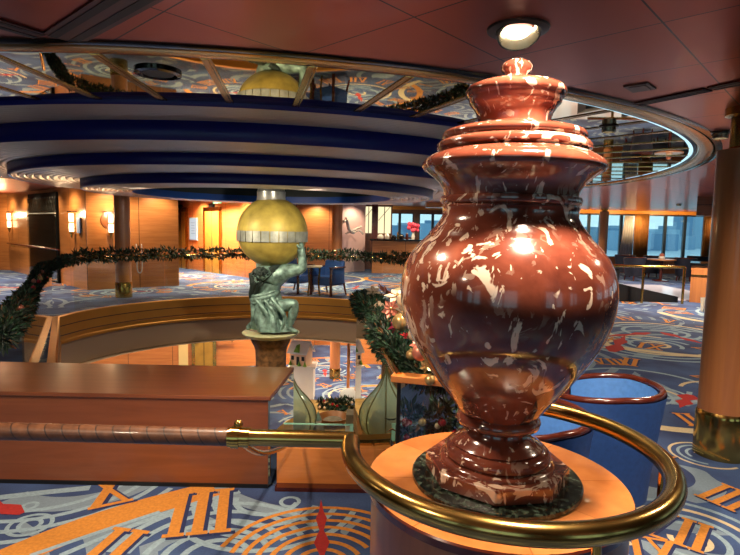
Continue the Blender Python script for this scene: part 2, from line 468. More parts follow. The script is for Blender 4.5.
def numeral(s, cx, cy, size, rot, mi=1):
    W = sum(GLY[c][0] for c in s); x = -W / 2; cr, sr = math.cos(rot), math.sin(rot)
    def T(p): return (cx + (p[0] * cr - p[1] * sr) * size, cy + (p[0] * sr + p[1] * cr) * size)
    segs = []
    for c in s:
        w, ss = GLY[c]; x += w / 2
        for k, (a, b) in enumerate(ss):
            segs.append(((a[0] + x, a[1] - .5), (b[0] + x, b[1] - .5), .13 if k == 0 else .08))
        for zz in (-.5, .5):
            segs.append(((x - w * .46, zz), (x + w * .46, zz), .07))
        x += w / 2
    for a, b, w in segs:
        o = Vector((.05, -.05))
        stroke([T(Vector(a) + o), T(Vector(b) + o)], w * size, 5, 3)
        stroke([T(a), T(b)], w * size, mi, 4)
def hand(x0, y0, x1, y1, w, mi=4):
    a = Vector((x0, y0)); b = Vector((x1, y1)); t = (b - a); L = t.length; t.normalize(); n = Vector((-t.y, t.x))
    prof = [(0, .25), (.2, .9), (.32, .55), (.4, .25), (.62, .7), (.75, .3), (1, .02)]
    pts = [a + t * (L * s) + n * w * q / 2 for s, q in prof] + [a + t * (L * s) - n * w * q / 2 for s, q in reversed(prof)]
    for i in range(len(prof) - 1):
        s0, q0 = prof[i]; s1, q1 = prof[i + 1]
        poly([a + t * L * s0 + n * w * q0 / 2, a + t * L * s1 + n * w * q1 / 2, a + t * L * s1 - n * w * q1 / 2, a + t * L * s0 - n * w * q0 / 2], mi, 5)
NUMS = ['XII', 'I', 'II', 'III', 'IV', 'V', 'VI', 'VII', 'VIII', 'IX', 'X', 'XI']
def clock(cx, cy, Rr, rot, dens=1.0):
    rnd = random.Random(int(cx * 1000 + cy * 77))
    for k in range(int(5 * dens)):
        r = Rr * (.16 + .13 * k); a0 = rnd.uniform(0, 360)
        arc(cx, cy, r, .05 * Rr, rnd.choice((2, 2, 3)), 1, a0, a0 + rnd.uniform(150, 330))
    a0 = rnd.uniform(0, 360)
    arc(cx, cy, Rr * 1.28, .12 * Rr, rnd.choice((1, 3)), 2, a0, a0 + rnd.uniform(70, 150))
    for i, s in enumerate(NUMS):
        if rnd.random() < .35: continue
        a = rot + PI / 2 - i * PI / 6
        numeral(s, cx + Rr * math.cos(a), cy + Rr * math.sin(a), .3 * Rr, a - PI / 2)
    a = rnd.uniform(0, 6.28)
    hand(cx, cy, cx + .75 * Rr * math.cos(a), cy + .75 * Rr * math.sin(a), .16 * Rr)
# motifs close to the camera
def g2(px, py): p = G(px, py); return (p.x, p.y)
stroke(catmull([g2(-60, 590) + (0,), g2(20, 553) + (0,), g2(90, 525) + (0,), g2(150, 506) + (0,), g2(215, 489) + (0,)], 6), .2, 1, 2)
stroke(catmull([g2(60, 556) + (0,), g2(130, 527) + (0,), g2(190, 505) + (0,), g2(240, 492) + (0,)], 6), .035, 2, 3)
stroke(catmull([g2(30, 556) + (0,), g2(100, 532) + (0,), g2(160, 512) + (0,)], 6), .03, 2, 3)
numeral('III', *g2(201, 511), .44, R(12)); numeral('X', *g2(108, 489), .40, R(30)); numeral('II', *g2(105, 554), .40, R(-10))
for k, (px, py, r) in enumerate(((30, 525, .05), (30, 525, .1), (30, 506, .035), (290, 502, .05))):
    arc(*g2(px, py), r, .022, 2, 3)
for k in range(7):
    arc(*g2(322, 565), .12 + .065 * k, .026, 1, 2, 20 + 7 * k, 190 - 4 * k)
for k in range(5):
    arc(*g2(215, 560), .16 + .09 * k, .035, 2, 1, 30, 175)
for k in range(4):
    arc(*g2(268, 498), .18 + .11 * k, .035, 2, 1, 180, 345)
for k in range(4):
    arc(*g2(60, 470), .5 + .1 * k, .035, 2, 1, 200, 345)
hand(*g2(322, 556), *g2(321, 500), .085); hand(*g2(22, 514), *g2(-30, 494), .12)
stroke(catmull([g2(-20, 500) + (0,), g2(40, 493) + (0,), g2(90, 488) + (0,)], 6), .06, 2, 2)
# right of the urn
for (px, py, rr, n_) in ((705, 455, .12, 4), (640, 395, .2, 5), (690, 540, .18, 5), (655, 345, .35, 6), (735, 395, .25, 4), (600, 340, .3, 4)):
    for k in range(n_):
        a0 = (px * 7 + 50 * k) % 360
        arc(*g2(px, py), rr * (.5 + .45 * k), .06 * rr / .18 * .5, 2 if k % 3 else 3, 1, a0, a0 + 250)
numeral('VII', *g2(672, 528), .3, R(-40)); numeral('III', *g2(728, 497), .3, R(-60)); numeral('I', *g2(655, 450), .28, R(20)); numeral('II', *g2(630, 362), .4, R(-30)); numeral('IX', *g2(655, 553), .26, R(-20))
hand(*g2(690, 395), *g2(680, 408), .22); hand(*g2(612, 352), *g2(625, 336), .28); hand(*g2(650, 333), *g2(600, 337), .22)
for (x, y, r_) in ((4.6, 8.4, 1.3), (7.4, 10.4, 1.3), (2.8, 5.4, 1.0), (5.4, 5.6, 1.1), (8.6, 7.6, 1.2), (6.2, 13.2, 1.3), (-7.6, 9.4, 1.2), (-8.8, 12.6, 1.2), (-6.4, 6.2, 1.1), (-5.6, 12.2, .9),
                   (-3.2, 13.8, 1.1), (-.4, 13.6, 1.2), (2.2, 13.4, 1.2), (-1.6, 16.2, 1.1), (1.4, 16.6, 1.2), (-10.6, 10.2, 1.2), (-5.8, 16, 1.1), (9.6, 13, 1.3), (-4, .9, 1.1), (3.6, 2.0, 1.0)):
    clock(x, y, r_, random.uniform(0, 6.28))
fl.build('floor', [CARPET, CP_ORANGE, CP_GREY, CP_CREAM, CP_RED, CP_NAVY], smooth=False, kind='structure')

# fascia of the opening: stepped gold bands over a grey soffit edge
def sweep_loop(loop, prof, segs=None):
    n = len(loop); mb = MB(); vs = []
    # inward normal for clockwise or anticlockwise loop
    area = sum(loop[i][0] * loop[(i + 1) % n][1] - loop[(i + 1) % n][0] * loop[i][1] for i in range(n))
    sgn = 1 if area > 0 else -1
    for i in range(n):
        p = Vector(loop[i]); a = (p - Vector(loop[i - 1])).normalized(); b = (Vector(loop[(i + 1) % n]) - p).normalized()
        t = (a + b).normalized(); nn = Vector((-t.y, t.x)) * sgn
        k = 1 / max(.5, nn.dot(Vector((-a.y, a.x)) * sgn))
        for off, z in prof: vs.append((p.x + nn.x * off * k, p.y + nn.y * off * k, z))
    m = len(prof); fs = []
    for i in range(n):
        j = (i + 1) % n
        for k in range(m - 1): fs.append((i * m + k, j * m + k, j * m + k + 1, i * m + k + 1))
    mb.add(vs, fs); return mb
sweep_loop(hole, [(-.08, .004), (0, .012), (.02, .0), (.02, -.31), (.0, -.34), (.0, -.40), (.03, -.42), (.03, -.46), (-.08, -.46)]).build('trim_1', GOLD_F, kind='structure', ang=20)
sweep_loop(hole, [(-.08, -.46), (-.1, -.46), (-.1, -.93), (-.2, -.95)]).build('trim_2', GREY_F, kind='structure', ang=20)
for zz in (-.15, -.31):
    sweep_loop(hole, [(-.02, zz), (.024, zz), (.024, zz - .016), (-.02, zz - .016)]).build('trim_8', plain('fascia_reveal', srgb(70, 42, 22), rough=.5) if 'fascia_reveal' not in MATS else MATS['fascia_reveal'], kind='structure', ang=20)
# lower deck
LZ = -3.0
lo = MB(); holed([(-13, 2.5), (9, 2.5), (9, 22), (-13, 22)], hole, -.95, lo); lo.build('ceiling_lower', CREAM, smooth=False, kind='structure')
fl = MB(); fl.add([(-13, 2.5, LZ), (9, 2.5, LZ), (9, 22, LZ), (-13, 22, LZ)], [(0, 1, 2, 3)])
_ok = ok
def ok(x, y): return True
for k in LAY: LAY[k] += LZ
for (x, y, r_) in ((-1.6, 11.6, 1.1), (-.4, 14.4, 1.2), (-2.6, 13.6, 1.1), (.8, 12, 1.1), (-4.4, 15.4, 1.1), (1.4, 16, 1.2), (-1.4, 17, 1.2)):
    clock(x, y, r_, random.uniform(0, 6.28))
fl.build('floor_lower', [CARPET, CP_ORANGE, CP_GREY, CP_CREAM, CP_RED, CP_NAVY], smooth=False, kind='structure')

# ------------------------------------------------------------------ WALLS
def wall(name, a, b, z0=0, z1=H + .1, mat=W_WALL, th=.12):
    a = Vector((a[0], a[1])); b = Vector((b[0], b[1])); d = b - a; L = d.length; ang = math.atan2(d.y, d.x)
    mb = MB(); mb.box((L / 2, th / 2, (z0 + z1) / 2), (L, th, z1 - z0))
    o = mb.build(name, mat, smooth=False, kind='structure'); o.location = (a.x, a.y, 0); o.rotation_euler = (0, 0, ang)
    return o
def onwall(a, b, t, off=0):          # point on wall a-b, off = distance toward room
    a = Vector((a[0], a[1])); b = Vector((b[0], b[1])); d = (b - a).normalized(); n = Vector((d.y, -d.x))
    p = a + (b - a) * t + n * off
    return p.x, p.y, math.atan2(d.y, d.x)
WA, WB, WD, WE, WF = (-13.4, 18.3), (-11.45, 17.1), (-8.3, 14.15), (-6.5, 12.35), (-4.85, 13.65)
WG, WH_ = (-6.95, 19.5), (-3.2, 15.6)
wall('wall_left', (-17, 17.4), WB)
wall('wall_left_diagonal', WB, WE)
wall('wall_left_front', WE, WF, th=.3)
wall('wall_left_return', WF, (-6.95, 19.5))
wall('wall_lobby', WG, WH_)
wall('wall_lobby_return', WH_, (-2.62, 19.0))
wall('wall_back', (-2.62, 19.0), (-1.2, 19.0))
wall('wall_lilac', (-1.2, 18.4), (-.2, 19.4), mat=LILAC)
wall('wall_far_left', (-17, -2.5), (-17, 22), mat=W_DARK)
# window wall with openings
WY = 21.0
wins = []
def px_x(px, Y, py=235): return P(px, py, Y).x
for (a, b, z0, z1) in ((386, 413, 1.2, 2.15), (419, 446, .62, 2.15), (470, 520, .6, 2.25), (540, 566, .6, 2.25), (578, 600, .6, 2.25), (606, 637, .6, 2.25), (646, 705, .6, 2.25), (716, 760, .6, 2.25), (775, 830, .6, 2.25)):
    wins.append((px_x(a, WY), px_x(b, WY), z0, z1))
xs = -.3; mb = MB()
for (a, b, z0, z1) in wins:
    mb.box(((xs + a) / 2, WY + .1, 1.285), (a - xs, .2, 2.57))
    mb.box(((a + b) / 2, WY + .1, z0 / 2), (b - a, .2, z0))
    mb.box(((a + b) / 2, WY + .1, (z1 + 2.57) / 2), (b - a, .2, 2.57 - z1))
    xs = b
mb.box(((xs + 17) / 2, WY + .1, 1.285), (17 - xs, .2, 2.57))
WIN_WALL = wood('wood_window_wall', srgb(110, 66, 40), srgb(150, 96, 60), stretch=(4, 1, 1), scale=2)
mb.build('wall_right', WIN_WALL, smooth=False, kind='structure')
FRAME = plain('window_frame_dark', srgb(44, 58, 76), rough=.4)
for i, (a, b, z0, z1) in enumerate(wins):
    w = MB(); w.box(((a + b) / 2, WY + .12, (z0 + z1) / 2), (b - a, .012, z1 - z0))
    wo = w.build('window_%d' % (i + 1), GLASS, smooth=False, kind='structure')
    f = MB(); n_ = 2 if b - a < 1.6 else 3
    for k in range(n_ + 1):
        x = a + (b - a) * k / n_; f.box((x, WY + .09, (z0 + z1) / 2), (.1 if 0 < k < n_ else .06, .1, z1 - z0))
    for z in (z0, z1): f.box(((a + b) / 2, WY + .09, z), (b - a, .1, .06))
    f.build('window_frame', FRAME, wo, smooth=False)
def window_wall(name, horiz, c, span, ops, z0, z1, first):
    mb = MB(); a0 = span[0]
    def bx(u0, u1, za, zb, m):
        if horiz: m.box(((u0 + u1) / 2, c, (za + zb) / 2), (u1 - u0, .2, zb - za))
        else: m.box((c, (u0 + u1) / 2, (za + zb) / 2), (.2, u1 - u0, zb - za))
    for k, (a, b) in enumerate(ops):
        bx(a0, a, 0, 2.5, mb); bx(a, b, 0, z0, mb); bx(a, b, z1, 2.5, mb); a0 = b
        g = MB()
        if horiz: g.box(((a + b) / 2, c, (z0 + z1) / 2), (b - a, .012, z1 - z0))
        else: g.box((c, (a + b) / 2, (z0 + z1) / 2), (.012, b - a, z1 - z0))
        wo = g.build('window_%d' % (first + k), GLASS, smooth=False, kind='structure'); f = MB()
        for u in (a + .03, (a + b) / 2, b - .03): bx(u - .03, u + .03, z0, z1, f)
        f.build('window_frame', FRAME, wo, smooth=False)
    bx(a0, span[1], 0, 2.5, mb); mb.build(name, WIN_WALL, smooth=False, kind='structure')
window_wall('wall_near', True, -2.5, (-17, 17), ((-7.5, -5.5), (-4.6, -2.6), (-1.7, .3), (2.2, 4.2), (5.2, 7.2)), .7, 2.2, 20)
window_wall('wall_far_right', False, 17, (-2.5, 21.2), ((.5, 3), (4, 6.5), (7.5, 10), (11, 13.5), (14.5, 17)), .6, 2.2, 30)
# glowing wooden valance over the windows
mb = MB(); mb.box((8.2, WY - .22, 2.37), (17.6, .06, .19))
mb.build('trim_3', plain('valance_orange', srgb(226, 150, 62), rough=.4), smooth=False, kind='structure')

# ------------------------------------------------------------------ CEILING
RIM = 5.97
circ = [(CX + RIM * math.cos(2 * PI * i / 160), CY + RIM * math.sin(2 * PI * i / 160)) for i in range(160)]
mb = MB(); holed(outer, circ, H, mb); mb.build('ceiling', CEIL, smooth=False, kind='structure')
def ringmesh(prof, seg=160): return MB().lathe(prof, seg, c=(CX, CY, 0), cap=False)
ringmesh([(6.01, H - .004), (5.99, H - .012), (5.95, H - .012), (5.94, H + .03)]).build('trim_4', BLACKG, kind='structure')
ringmesh([(5.94, H + .03), (5.93, H - .006), (5.92, H - .009), (5.82, H - .009), (5.81, H - .006), (5.80, H + .03)]).build('trim_5', GOLD_T, kind='structure', ang=25)
MZ = 2.42
ringmesh([(5.80, MZ - .002), (5.79, MZ - .012), (5.76, MZ - .012), (5.755, MZ)]).build('trim_7', BLACKG, kind='structure', ang=25)
ringmesh([(5.72, MZ), (4.68, MZ)]).build('ceiling_mirror', MIRROR, kind='structure')
for i in range(64):
    a = 2 * PI * (i + .35) / 64
    o = MB().box((5.2, 0, MZ - .003), (1.05, .034, .005)).box((5.2, .03, MZ - .003), (1.05, .010, .006)).build('trim_%d' % (i + 10), GOLD_T, smooth=False, kind='structure')
    o.location = (CX, CY, 0); o.rotation_euler = (0, 0, a)
steps = [(4.7, MZ + .01, 2.388), (4.14, 2.388, 2.23), (3.4, 2.23, 2.115), (2.6, 2.115, 2.005)]
inner = [4.14, 3.4, 2.6, 1.95]
for k, (r, za, zb) in enumerate(steps):
    ringmesh([(r - .02, za + .012), (r, za), (r, zb + .012), (r - .012, zb)]).build('ceiling_riser', BLUE, kind='structure', ang=60)
    prof = []; r0 = r - .012; r1 = inner[k]; n = 9
    for j in range(n):
        ra = r0 + (r1 - r0) * j / n; w = (r0 - r1) / n
        for q_ in range(7):
            th_ = PI * (q_ / 6); prof.append((ra - w * .5 + w * .47 * math.cos(th_), zb + .022 - .024 * math.sin(th_)))
        prof.append((ra - w * .98, zb + .04))
    prof.append((r1, zb))
    ringmesh(prof).build('ceiling_tread', SILVER, kind='structure', ang=50)
ringmesh([(1.95, 2.005), (1.95, 2.12)]).build('trim_6', TEAL, kind='structure')
ringmesh([(1.95, 2.12), (1.95, 2.55), (0.001, 2.55)]).build('ceiling_oculus', DARKC, kind='structure')

# ------------------------------------------------------------------ COLUMNS
def column(loc, r, label, z_shaft=2.1, dz=0, top=H, group=None):
    t = thing('round_column', label, 'column', loc, group=group)
    MB().lathe([(r, .32), (r, z_shaft)], 40).build('shaft', W_COL, t)
    MB().lathe([(r + .012, .0), (r + .012, .29), (r + .006, .31), (r, .325)], 40).build('brass_base', BRASS, t)
    MB().lathe([(r * .7, z_shaft), (r * .55, z_shaft + .02), (r * .55, top - .06), (r * .8, top - .05), (r * .8, top - .0)], 32).build('brass_neck', BRASS_DK, t)
    return t
q = G(721, 455)
column((q.x + .0, q.y + .02, 0), .155, 'round wooden column with a brass base at the right edge', z_shaft=2.12)
q = G(124, 297)
column((q.x, q.y, 0), .155, 'round wooden column behind the far garlanded rail, before the panelled wall', z_shaft=2.36)
q = P(337, 240, 17.6)
column((q.x, q.y, 0), .17, 'round wooden column beside the pale lilac wall', z_shaft=2.36)
q = P(603, 240, 19.6)
column((q.x, q.y, 0), .15, 'dark wooden column between the sail-like curtains of the far windows', z_shaft=2.3)

# ------------------------------------------------------------------ PEDESTAL TABLE, SLAB, URN
UX, UY = .39, 1.575
TZ = .80
t = thing('pedestal_table', 'round wooden pedestal table under the red marble urn', 'table', (UX, UY, 0))
MB().lathe([(.374, .0), (.374, TZ - .028)], 72).build('drum', W_DRUM, t)
MB().lathe([(.37, TZ - .028), (.384, TZ - .026), (.386, TZ - .005), (.382, TZ)], 72, cap=False).build('edge_band', W_RED, t)
# inlaid top: wedge veneer pattern
def mk_wedge():
    m, nt, b, out = new_mat('wedge_veneer')
    tc = nt.nodes.new('ShaderNodeTexCoord'); sp = nt.nodes.new('ShaderNodeSeparateXYZ'); nt.links.new(tc.outputs['Object'], sp.inputs[0])
    a = math_node(nt, 'ARCTAN2', sp.outputs[1], sp.outputs[0]); a = math_node(nt, 'MULTIPLY', a, 8 / (2 * PI)); fl_ = math_node(nt, 'FLOOR', a)
    fr = math_node(nt, 'FRACT', a); ln = math_node(nt, 'LESS_THAN', fr, .012)
    s = math_node(nt, 'MULTIPLY', fl_, 2.4); s = math_node(nt, 'SINE', s)
    n = nt.nodes.new('ShaderNodeTexNoise'); n.inputs['Scale'].default_value = 14; n.inputs['Detail'].default_value = 6
    nt.links.new(tc.outputs['Object'], n.inputs['Vector'])
    v = math_node(nt, 'MULTIPLY', s, .12); v = math_node(nt, 'ADD', v, n.outputs[0])
    r = nt.nodes.new('ShaderNodeValToRGB'); e = r.color_ramp.elements
    e[0].position = .25; e[0].color = srgb(178, 104, 52); e[1].position = .75; e[1].color = srgb(204, 128, 68)
    nt.links.new(v, r.inputs[0])
    mx = nt.nodes.new('ShaderNodeMixRGB'); nt.links.new(ln, mx.inputs[0]); nt.links.new(r.outputs[0], mx.inputs[1]); mx.inputs[2].default_value = srgb(150, 84, 40)
    nt.links.new(mx.outputs[0], b.inputs['Base Color']); b.inputs['Roughness'].default_value = .22; b.inputs['Coat Weight'].default_value = .5
    return m
MB().lathe([(.001, TZ - .02), (.382, TZ - .02), (.382, TZ), (.001, TZ)], 72).build('table_top', mk_wedge(), t)
s = MB().lathe([(.001, 0), (.246, 0), (.25, .004), (.25, .016), (.246, .02), (.001, .02)], 64).build('stone_slab', GRANITE)
s.location = (UX, UY, TZ); tag(s, 'round dark green granite slab under the marble urn', 'slab')
SZ = TZ + .02
u = thing('marble_urn', 'large lidded red marble urn with white veins on a pedestal table', 'urn', (UX, UY, SZ)); u.rotation_euler = (0, .011, 0)
def axis_px(y): return 519 + (499 - 519) * (y - 66) / (500 - 66)
def urn_pt(y, hw):
    c_ = P(axis_px(y), y, UY); e_ = P(axis_px(y) + hw, y, UY); return ((e_.x - c_.x) * .985, c_.z - SZ)
lid = [(59, 0.05), (60, 7), (63, 13), (67, 15.7), (71, 15), (74.5, 11.5), (76.5, 11.5), (79, 15), (82, 24), (84, 33), (86, 41), (88.5, 47), (92, 49.8), (96, 49.5), (99, 47), (100.5, 46), (104, 45.5), (108, 41.5), (114, 38), (120, 36.2), (125, 36), (128, 42), (130, 53), (132, 64), (134, 69.5), (137, 71.5), (140, 71), (142, 68.5), (144, 74), (147, 76.5), (150.5, 76), (153, 72), (155, 76), (158, 82), (162, 88), (166, 90.5), (169, 90.5), (172, 88)]
body = [(172, 86), (175, 83), (178, 79), (184, 72), (191, 67.5), (197, 66), (198, 69), (202, 70), (205, 68.5), (206, 66.5), (208, 68), (211, 67), (217, 67), (223, 70), (229, 74.5), (234, 79), (236.5, 80), (239, 82.5), (245, 88.5), (255, 96.5), (266, 102), (278, 105), (290, 106), (303, 105), (316, 102), (330, 97), (345, 89), (360, 79.5), (375, 68.5), (388, 58), (400, 48), (408, 42), (412, 38.5), (414, 40.5), (418, 42), (422, 40.5), (424, 36)]
lp = [urn_pt(*a) for a in lid]; bp_ = [urn_pt(*a) for a in body]
foot = [(.094, bp_[-1][1] - .006), (.090, .155), (.090, .143), (.096, .128), (.112, .113), (.128, .104), (.134, .098), (.132, .092), (.146, .088), (.154, .080), (.158, .070), (.156, .062), (.150, .058), (.166, .054), (.170, .048), (.170, .044)]
MB().lathe([(.001, lp[-1][1])] + lp[::-1], 96, cap=False).build('lid', MARBLE, u, ang=50)
MB().lathe(bp_[::-1], 96, cap=False).build('body', MARBLE, u, ang=50)
MB().lathe(foot[::-1], 96, cap=False).build('foot', MARBLE, u, ang=50)
oc = [(.212 * math.cos(R(22.5 + 10 + 45 * i)), .212 * math.sin(R(22.5 + 10 + 45 * i))) for i in range(8)]
MB().prism(oc, 0, .044).build('plinth', MARBLE, u, bevel=.004, ang=20)

# ------------------------------------------------------------------ BRASS RING RAIL + LEATHER RAIL
RZ = .90; RR = .452; RT = .0275
t = thing('handrail', 'polished brass handrail curving around the urn pedestal, leather-wrapped at left', 'handrail', (.404, 1.56, 0))
arcp = []
for i in range(81):
    a = R(176 + (448 - 176) * i / 80)
    arcp.append((RR * math.cos(a), RR * math.sin(a), RZ))
MB().tube(arcp, RT, 20).build('ring', BRASS_DK, t)
x0 = -RR - .03; KX = -.82
MB().tube([(-RR + .01, .045, RZ), (x0, .05, RZ), (KX, .052, RZ)], RT * .93, 20).build('straight_tube', BRASS_DK, t)
MB().tube([(KX, .052, RZ), (KX + .025, .052, RZ)], RT * 1.25, 20).tube([(KX - .01, .052, RZ), (KX, .052, RZ)], RT * 1.12, 20).tube([(KX + .025, .052, RZ), (KX + .055, .052, RZ)], RT * 1.1, 20).build('brass_collar', BRASS, t)
lt = MB().tube([(KX - .01 - .05 * i, .052 + .0004 * i, RZ + .0002 * i) for i in range(32)], RT * .98, 18).build('leather_grip', LEATHER, t)
lt['label'] = 'brown leather wrapping in overlapping turns'
for a in (R(352), R(283)):
    c_, s_ = math.cos(a), math.sin(a)
    p = MB().tube(catmull([(RR * c_, RR * s_, RZ - .01), (RR * c_, RR * s_, RZ - .09), (RR * c_, RR * s_, RZ - .16), ((RR - .012) * c_, (RR - .012) * s_, RZ - .19), (.379 * c_ - .014, .379 * s_ + .015, RZ - .2)], 5), .0105, 12)
    p.build('post', BRASS, t)
b = MB().tube(catmull([(KX + .02, .052, RZ - .01), (KX + .02, .4, RZ - .2), (KX + .02, 1.0, RZ - .42), (KX + .02, 1.52, RZ - .56)], 5), .011, 12).ball((KX + .02, .052, RZ + RT * 1.25 + .008), .014)
b.build('bracket', BRASS, t)

# ------------------------------------------------------------------ WOODEN LEDGE + GLASS END, LOW PLINTH, GLASS SCREEN
LY0, LY1 = 3.08, 3.86
fl_ = P(268, 400, LY0); bk = P(292, 370.5, LY1)
LTF, LTB = fl_.z, bk.z
l = thing('wooden_ledge', 'long low brown wooden ledge with a sloping top behind the leather rail', 'ledge', (fl_.x, LY0, 0))
dx = bk.x - fl_.x; wl = 4.6
v = [(-wl, 0, 0), (0, 0, 0), (dx, LY1 - LY0, 0), (-wl, LY1 - LY0, 0), (-wl, .0, LTF), (0, 0, LTF), (dx, LY1 - LY0, LTB), (-wl, LY1 - LY0, LTB)]
m_ = MB(); m_.add(v, [(0, 3, 2, 1), (0, 1, 5, 4), (1, 2, 6, 5), (2, 3, 7, 6), (3, 0, 4, 7)]); m_.build('carcass', W_LEDGE, l, smooth=False)
m_ = MB(); o_ = .015
m_.add([(-wl, -o_, LTF), (o_, -o_, LTF), (dx + o_, LY1 - LY0, LTB), (-wl, LY1 - LY0, LTB), (-wl, -o_, LTF + .025), (o_, -o_, LTF + .025), (dx + o_, LY1 - LY0, LTB + .025), (-wl, LY1 - LY0, LTB + .025)],
       [(0, 3, 2, 1), (4, 5, 6, 7), (0, 1, 5, 4), (1, 2, 6, 5), (2, 3, 7, 6), (3, 0, 4, 7)]); m_.build('top_board', W_LEDGE, l, smooth=False, bevel=.004)
m_ = MB(); th = .012
m_.add([(.002, .0, .02), (dx + .002, LY1 - LY0, .02), (dx + .002, LY1 - LY0, LTB - .005), (.002, 0, LTF - .005), (th, .0, .02), (dx + th, LY1 - LY0, .02), (dx + th, LY1 - LY0, LTB - .005), (th, 0, LTF - .005)],
       [(0, 1, 2, 3), (4, 7, 6, 5), (0, 4, 5, 1), (1, 5, 6, 2), (2, 6, 7, 3), (3, 7, 4, 0)])
e_ = m_.build('mirror_end', MIRROR, l, smooth=False); e_['label'] = 'mirrored end panel'
MB().box((-wl / 2, .01, .012), (wl, .03, .024)).build('kick_strip', BLACK, l, smooth=False)
p0 = P(271, 449, LY0); p1 = P(372, 452, LY0)
t = thing('low_plinth', 'low light wooden plinth between the ledge end and the urn pedestal', 'plinth', (0, LY0, 0))
MB().box(((p0.x + .03 + p1.x + .25) / 2, .09, p0.z / 2), (p1.x + .25 - p0.x - .03, .14, p0.z)).build('panel', W_LIGHT, t, smooth=False, bevel=.004)
MB().box(((p0.x + .03 + p1.x + .25) / 2, .06, .012), (p1.x + .25 - p0.x - .03, .2, .024)).build('kick_strip', W_RED, t, smooth=False)
MB().box(((p0.x + .03 + p1.x) / 2, .1, p0.z + .008), (p1.x - p0.x - .03, .05, .016)).build('metal_channel', BRASS, t, smooth=False)
g = thing('glass_screen', 'clear glass panel with pale green edge standing on the low plinth', 'glass panel', (0, LY0, p0.z + .016))
gx0, gx1 = p0.x + .06, P(350, 440, LY0 + .1).x
MB().box(((gx0 + gx1) / 2, .1, .05), (gx1 - gx0, .012, .10)).build('pane', GLASS, g, smooth=False)
MB().box(((gx0 + gx1) / 2, .1, .103), (gx1 - gx0, .016, .006)).box((gx1 + .008, .1, .053), (.022, .016, .106)).build('edge', GLASS_EDGE, g, smooth=False)

# ------------------------------------------------------------------ GARLANDS / BALUSTRADES
def leaf(mb, p, d, L, w, mi):
    d = d.normalized(); up = Vector((random.uniform(-1, 1), random.uniform(-1, 1), random.uniform(-1, 1)))
    s = d.cross(up)
    if s.length < 1e-4: return
    s.normalize(); n = s.cross(d)
    a = p; b = p + d * L * .5 + s * w / 2 + n * w * .2; c = p + d * L - n * L * .12; e = p + d * L * .5 - s * w / 2 + n * w * .2; m = p + d * L * .55 - n * w * .1
    mb.add([a, b, c, e, m], [(0, 1, 4), (1, 2, 4), (4, 2, 3), (0, 4, 3)], mi)
def foliage(path, rad, per_m, L, w, mats_n, rng, flat=1.0):
    random.seed(rng); mb = MB(); pts = [Vector(p) for p in path]
    for i in range(len(pts) - 1):
        a, b = pts[i], pts[i + 1]; seg = b - a; n = max(1, int(seg.length * per_m))
        for k in range(n):
            q = a + seg * random.random()
            v_ = Vector((random.gauss(0, 1), random.gauss(0, 1), random.gauss(0, 1) * flat))
            v_ = v_ - seg.normalized() * v_.dot(seg.normalized()) * .6
            v_.normalize()
            rr = rad * (random.random() ** .6) * (1 + .35 * math.sin(q.x * 9 + q.y * 7))
            leaf(mb, q + v_ * rr * .7, v_ + Vector((random.gauss(0, .4), random.gauss(0, .4), random.gauss(0, .4))), L * random.uniform(.6, 1.2), w, random.choices(range(len(mats_n)), mats_n)[0])
    return mb
def bauble(parent, p, r, mat, name='bauble'):
    b = MB().ball((0, 0, 0), r, 14, 9); b.lathe([(.001, r * 1.18), (r * .22, r * 1.18), (r * .24, r * .95)], 8, cap=False)
    o = b.build(name, mat, parent); o.location = p; return o
def flower(parent, p, r, mat, n=6, tilt=None):
    mb = MB()
    for lay, (k, rr) in enumerate(((n, 1), (n - 1, .65))):
        for i in range(k):
            a = 2 * PI * i / k + lay * .5; d = Vector((math.cos(a), math.sin(a), .25 + .35 * lay)); s = Vector((-math.sin(a), math.cos(a), 0))
            o = Vector((0, 0, .004 * lay))
            b0 = o + d * r * rr * .08; m1 = o + d * r * rr * .55; t_ = o + d * r * rr - Vector((0, 0, r * .15))
            mb.add([b0, m1 + s * r * .26 * rr, t_, m1 - s * r * .26 * rr, m1 + Vector((0, 0, -.1 * r))], [(0, 1, 4), (1, 2, 4), (4, 2, 3), (0, 4, 3)], 0)
    mb.ball((0, 0, r * .2), r * .14, 8, 6, mi=1)
    o = mb.build('flower', [mat, B_GOLD], parent); o.location = p
    o.rotation_euler = tilt or (random.uniform(-1.4, -.2), random.uniform(-.6, .6), random.uniform(0, 6)); return o

RH = .91
def railpath(off=0):
    pts = []
    for i, p in enumerate(hole[1:42]): pts.append(p)
    return pts
far_arc = [Vector((p[0], p[1], 0)) for p in hole[1:42]]
# balustrade round the far arc and down the left side
def balustrade(name, label, pts, h=RH, mat=GLASS, rail=BRASS, gap=.012, off=.07, step=1, center=HC):
    t = thing(name, label, 'balustrade', (pts[0].x, pts[0].y, 0)); O = Vector((pts[0].x, pts[0].y, 0))
    pp = [Vector(p) for p in pts]
    for i in range(0, len(pp) - 1, step):
        a = pp[i] - O; b = pp[min(i + step, len(pp) - 1)] - O; d = (b - a); L = d.length; d.normalize()
        c_ = (a + b) / 2
        MB().box((c_.x, c_.y, h / 2 + .015), (L - gap * 2, .014, h - .03), rz=math.atan2(d.y, d.x)).build('glass_pane', mat, t, smooth=False)
    MB().tube([p - O + Vector((0, 0, h)) for p in pp], .024, 10).build('rail', rail, t)
    return t
out_arc = []
for i in range(2, 41):
    p = Vector((hole[i][0], hole[i][1], 0)); d = Vector((p.x - HC.x, p.y - HC.y, 0)).normalized(); out_arc.append(p + d * .09)
LN = lambda y: Vector((-5.19 + .546 * (8.75 - y), y, 0))
left_line = [LN(3.92), LN(5.5), LN(7.1), LN(8.72)]
balustrade('glass_balustrade', 'curved glass balustrade with brass rail along the far side of the atrium', out_arc, step=4)
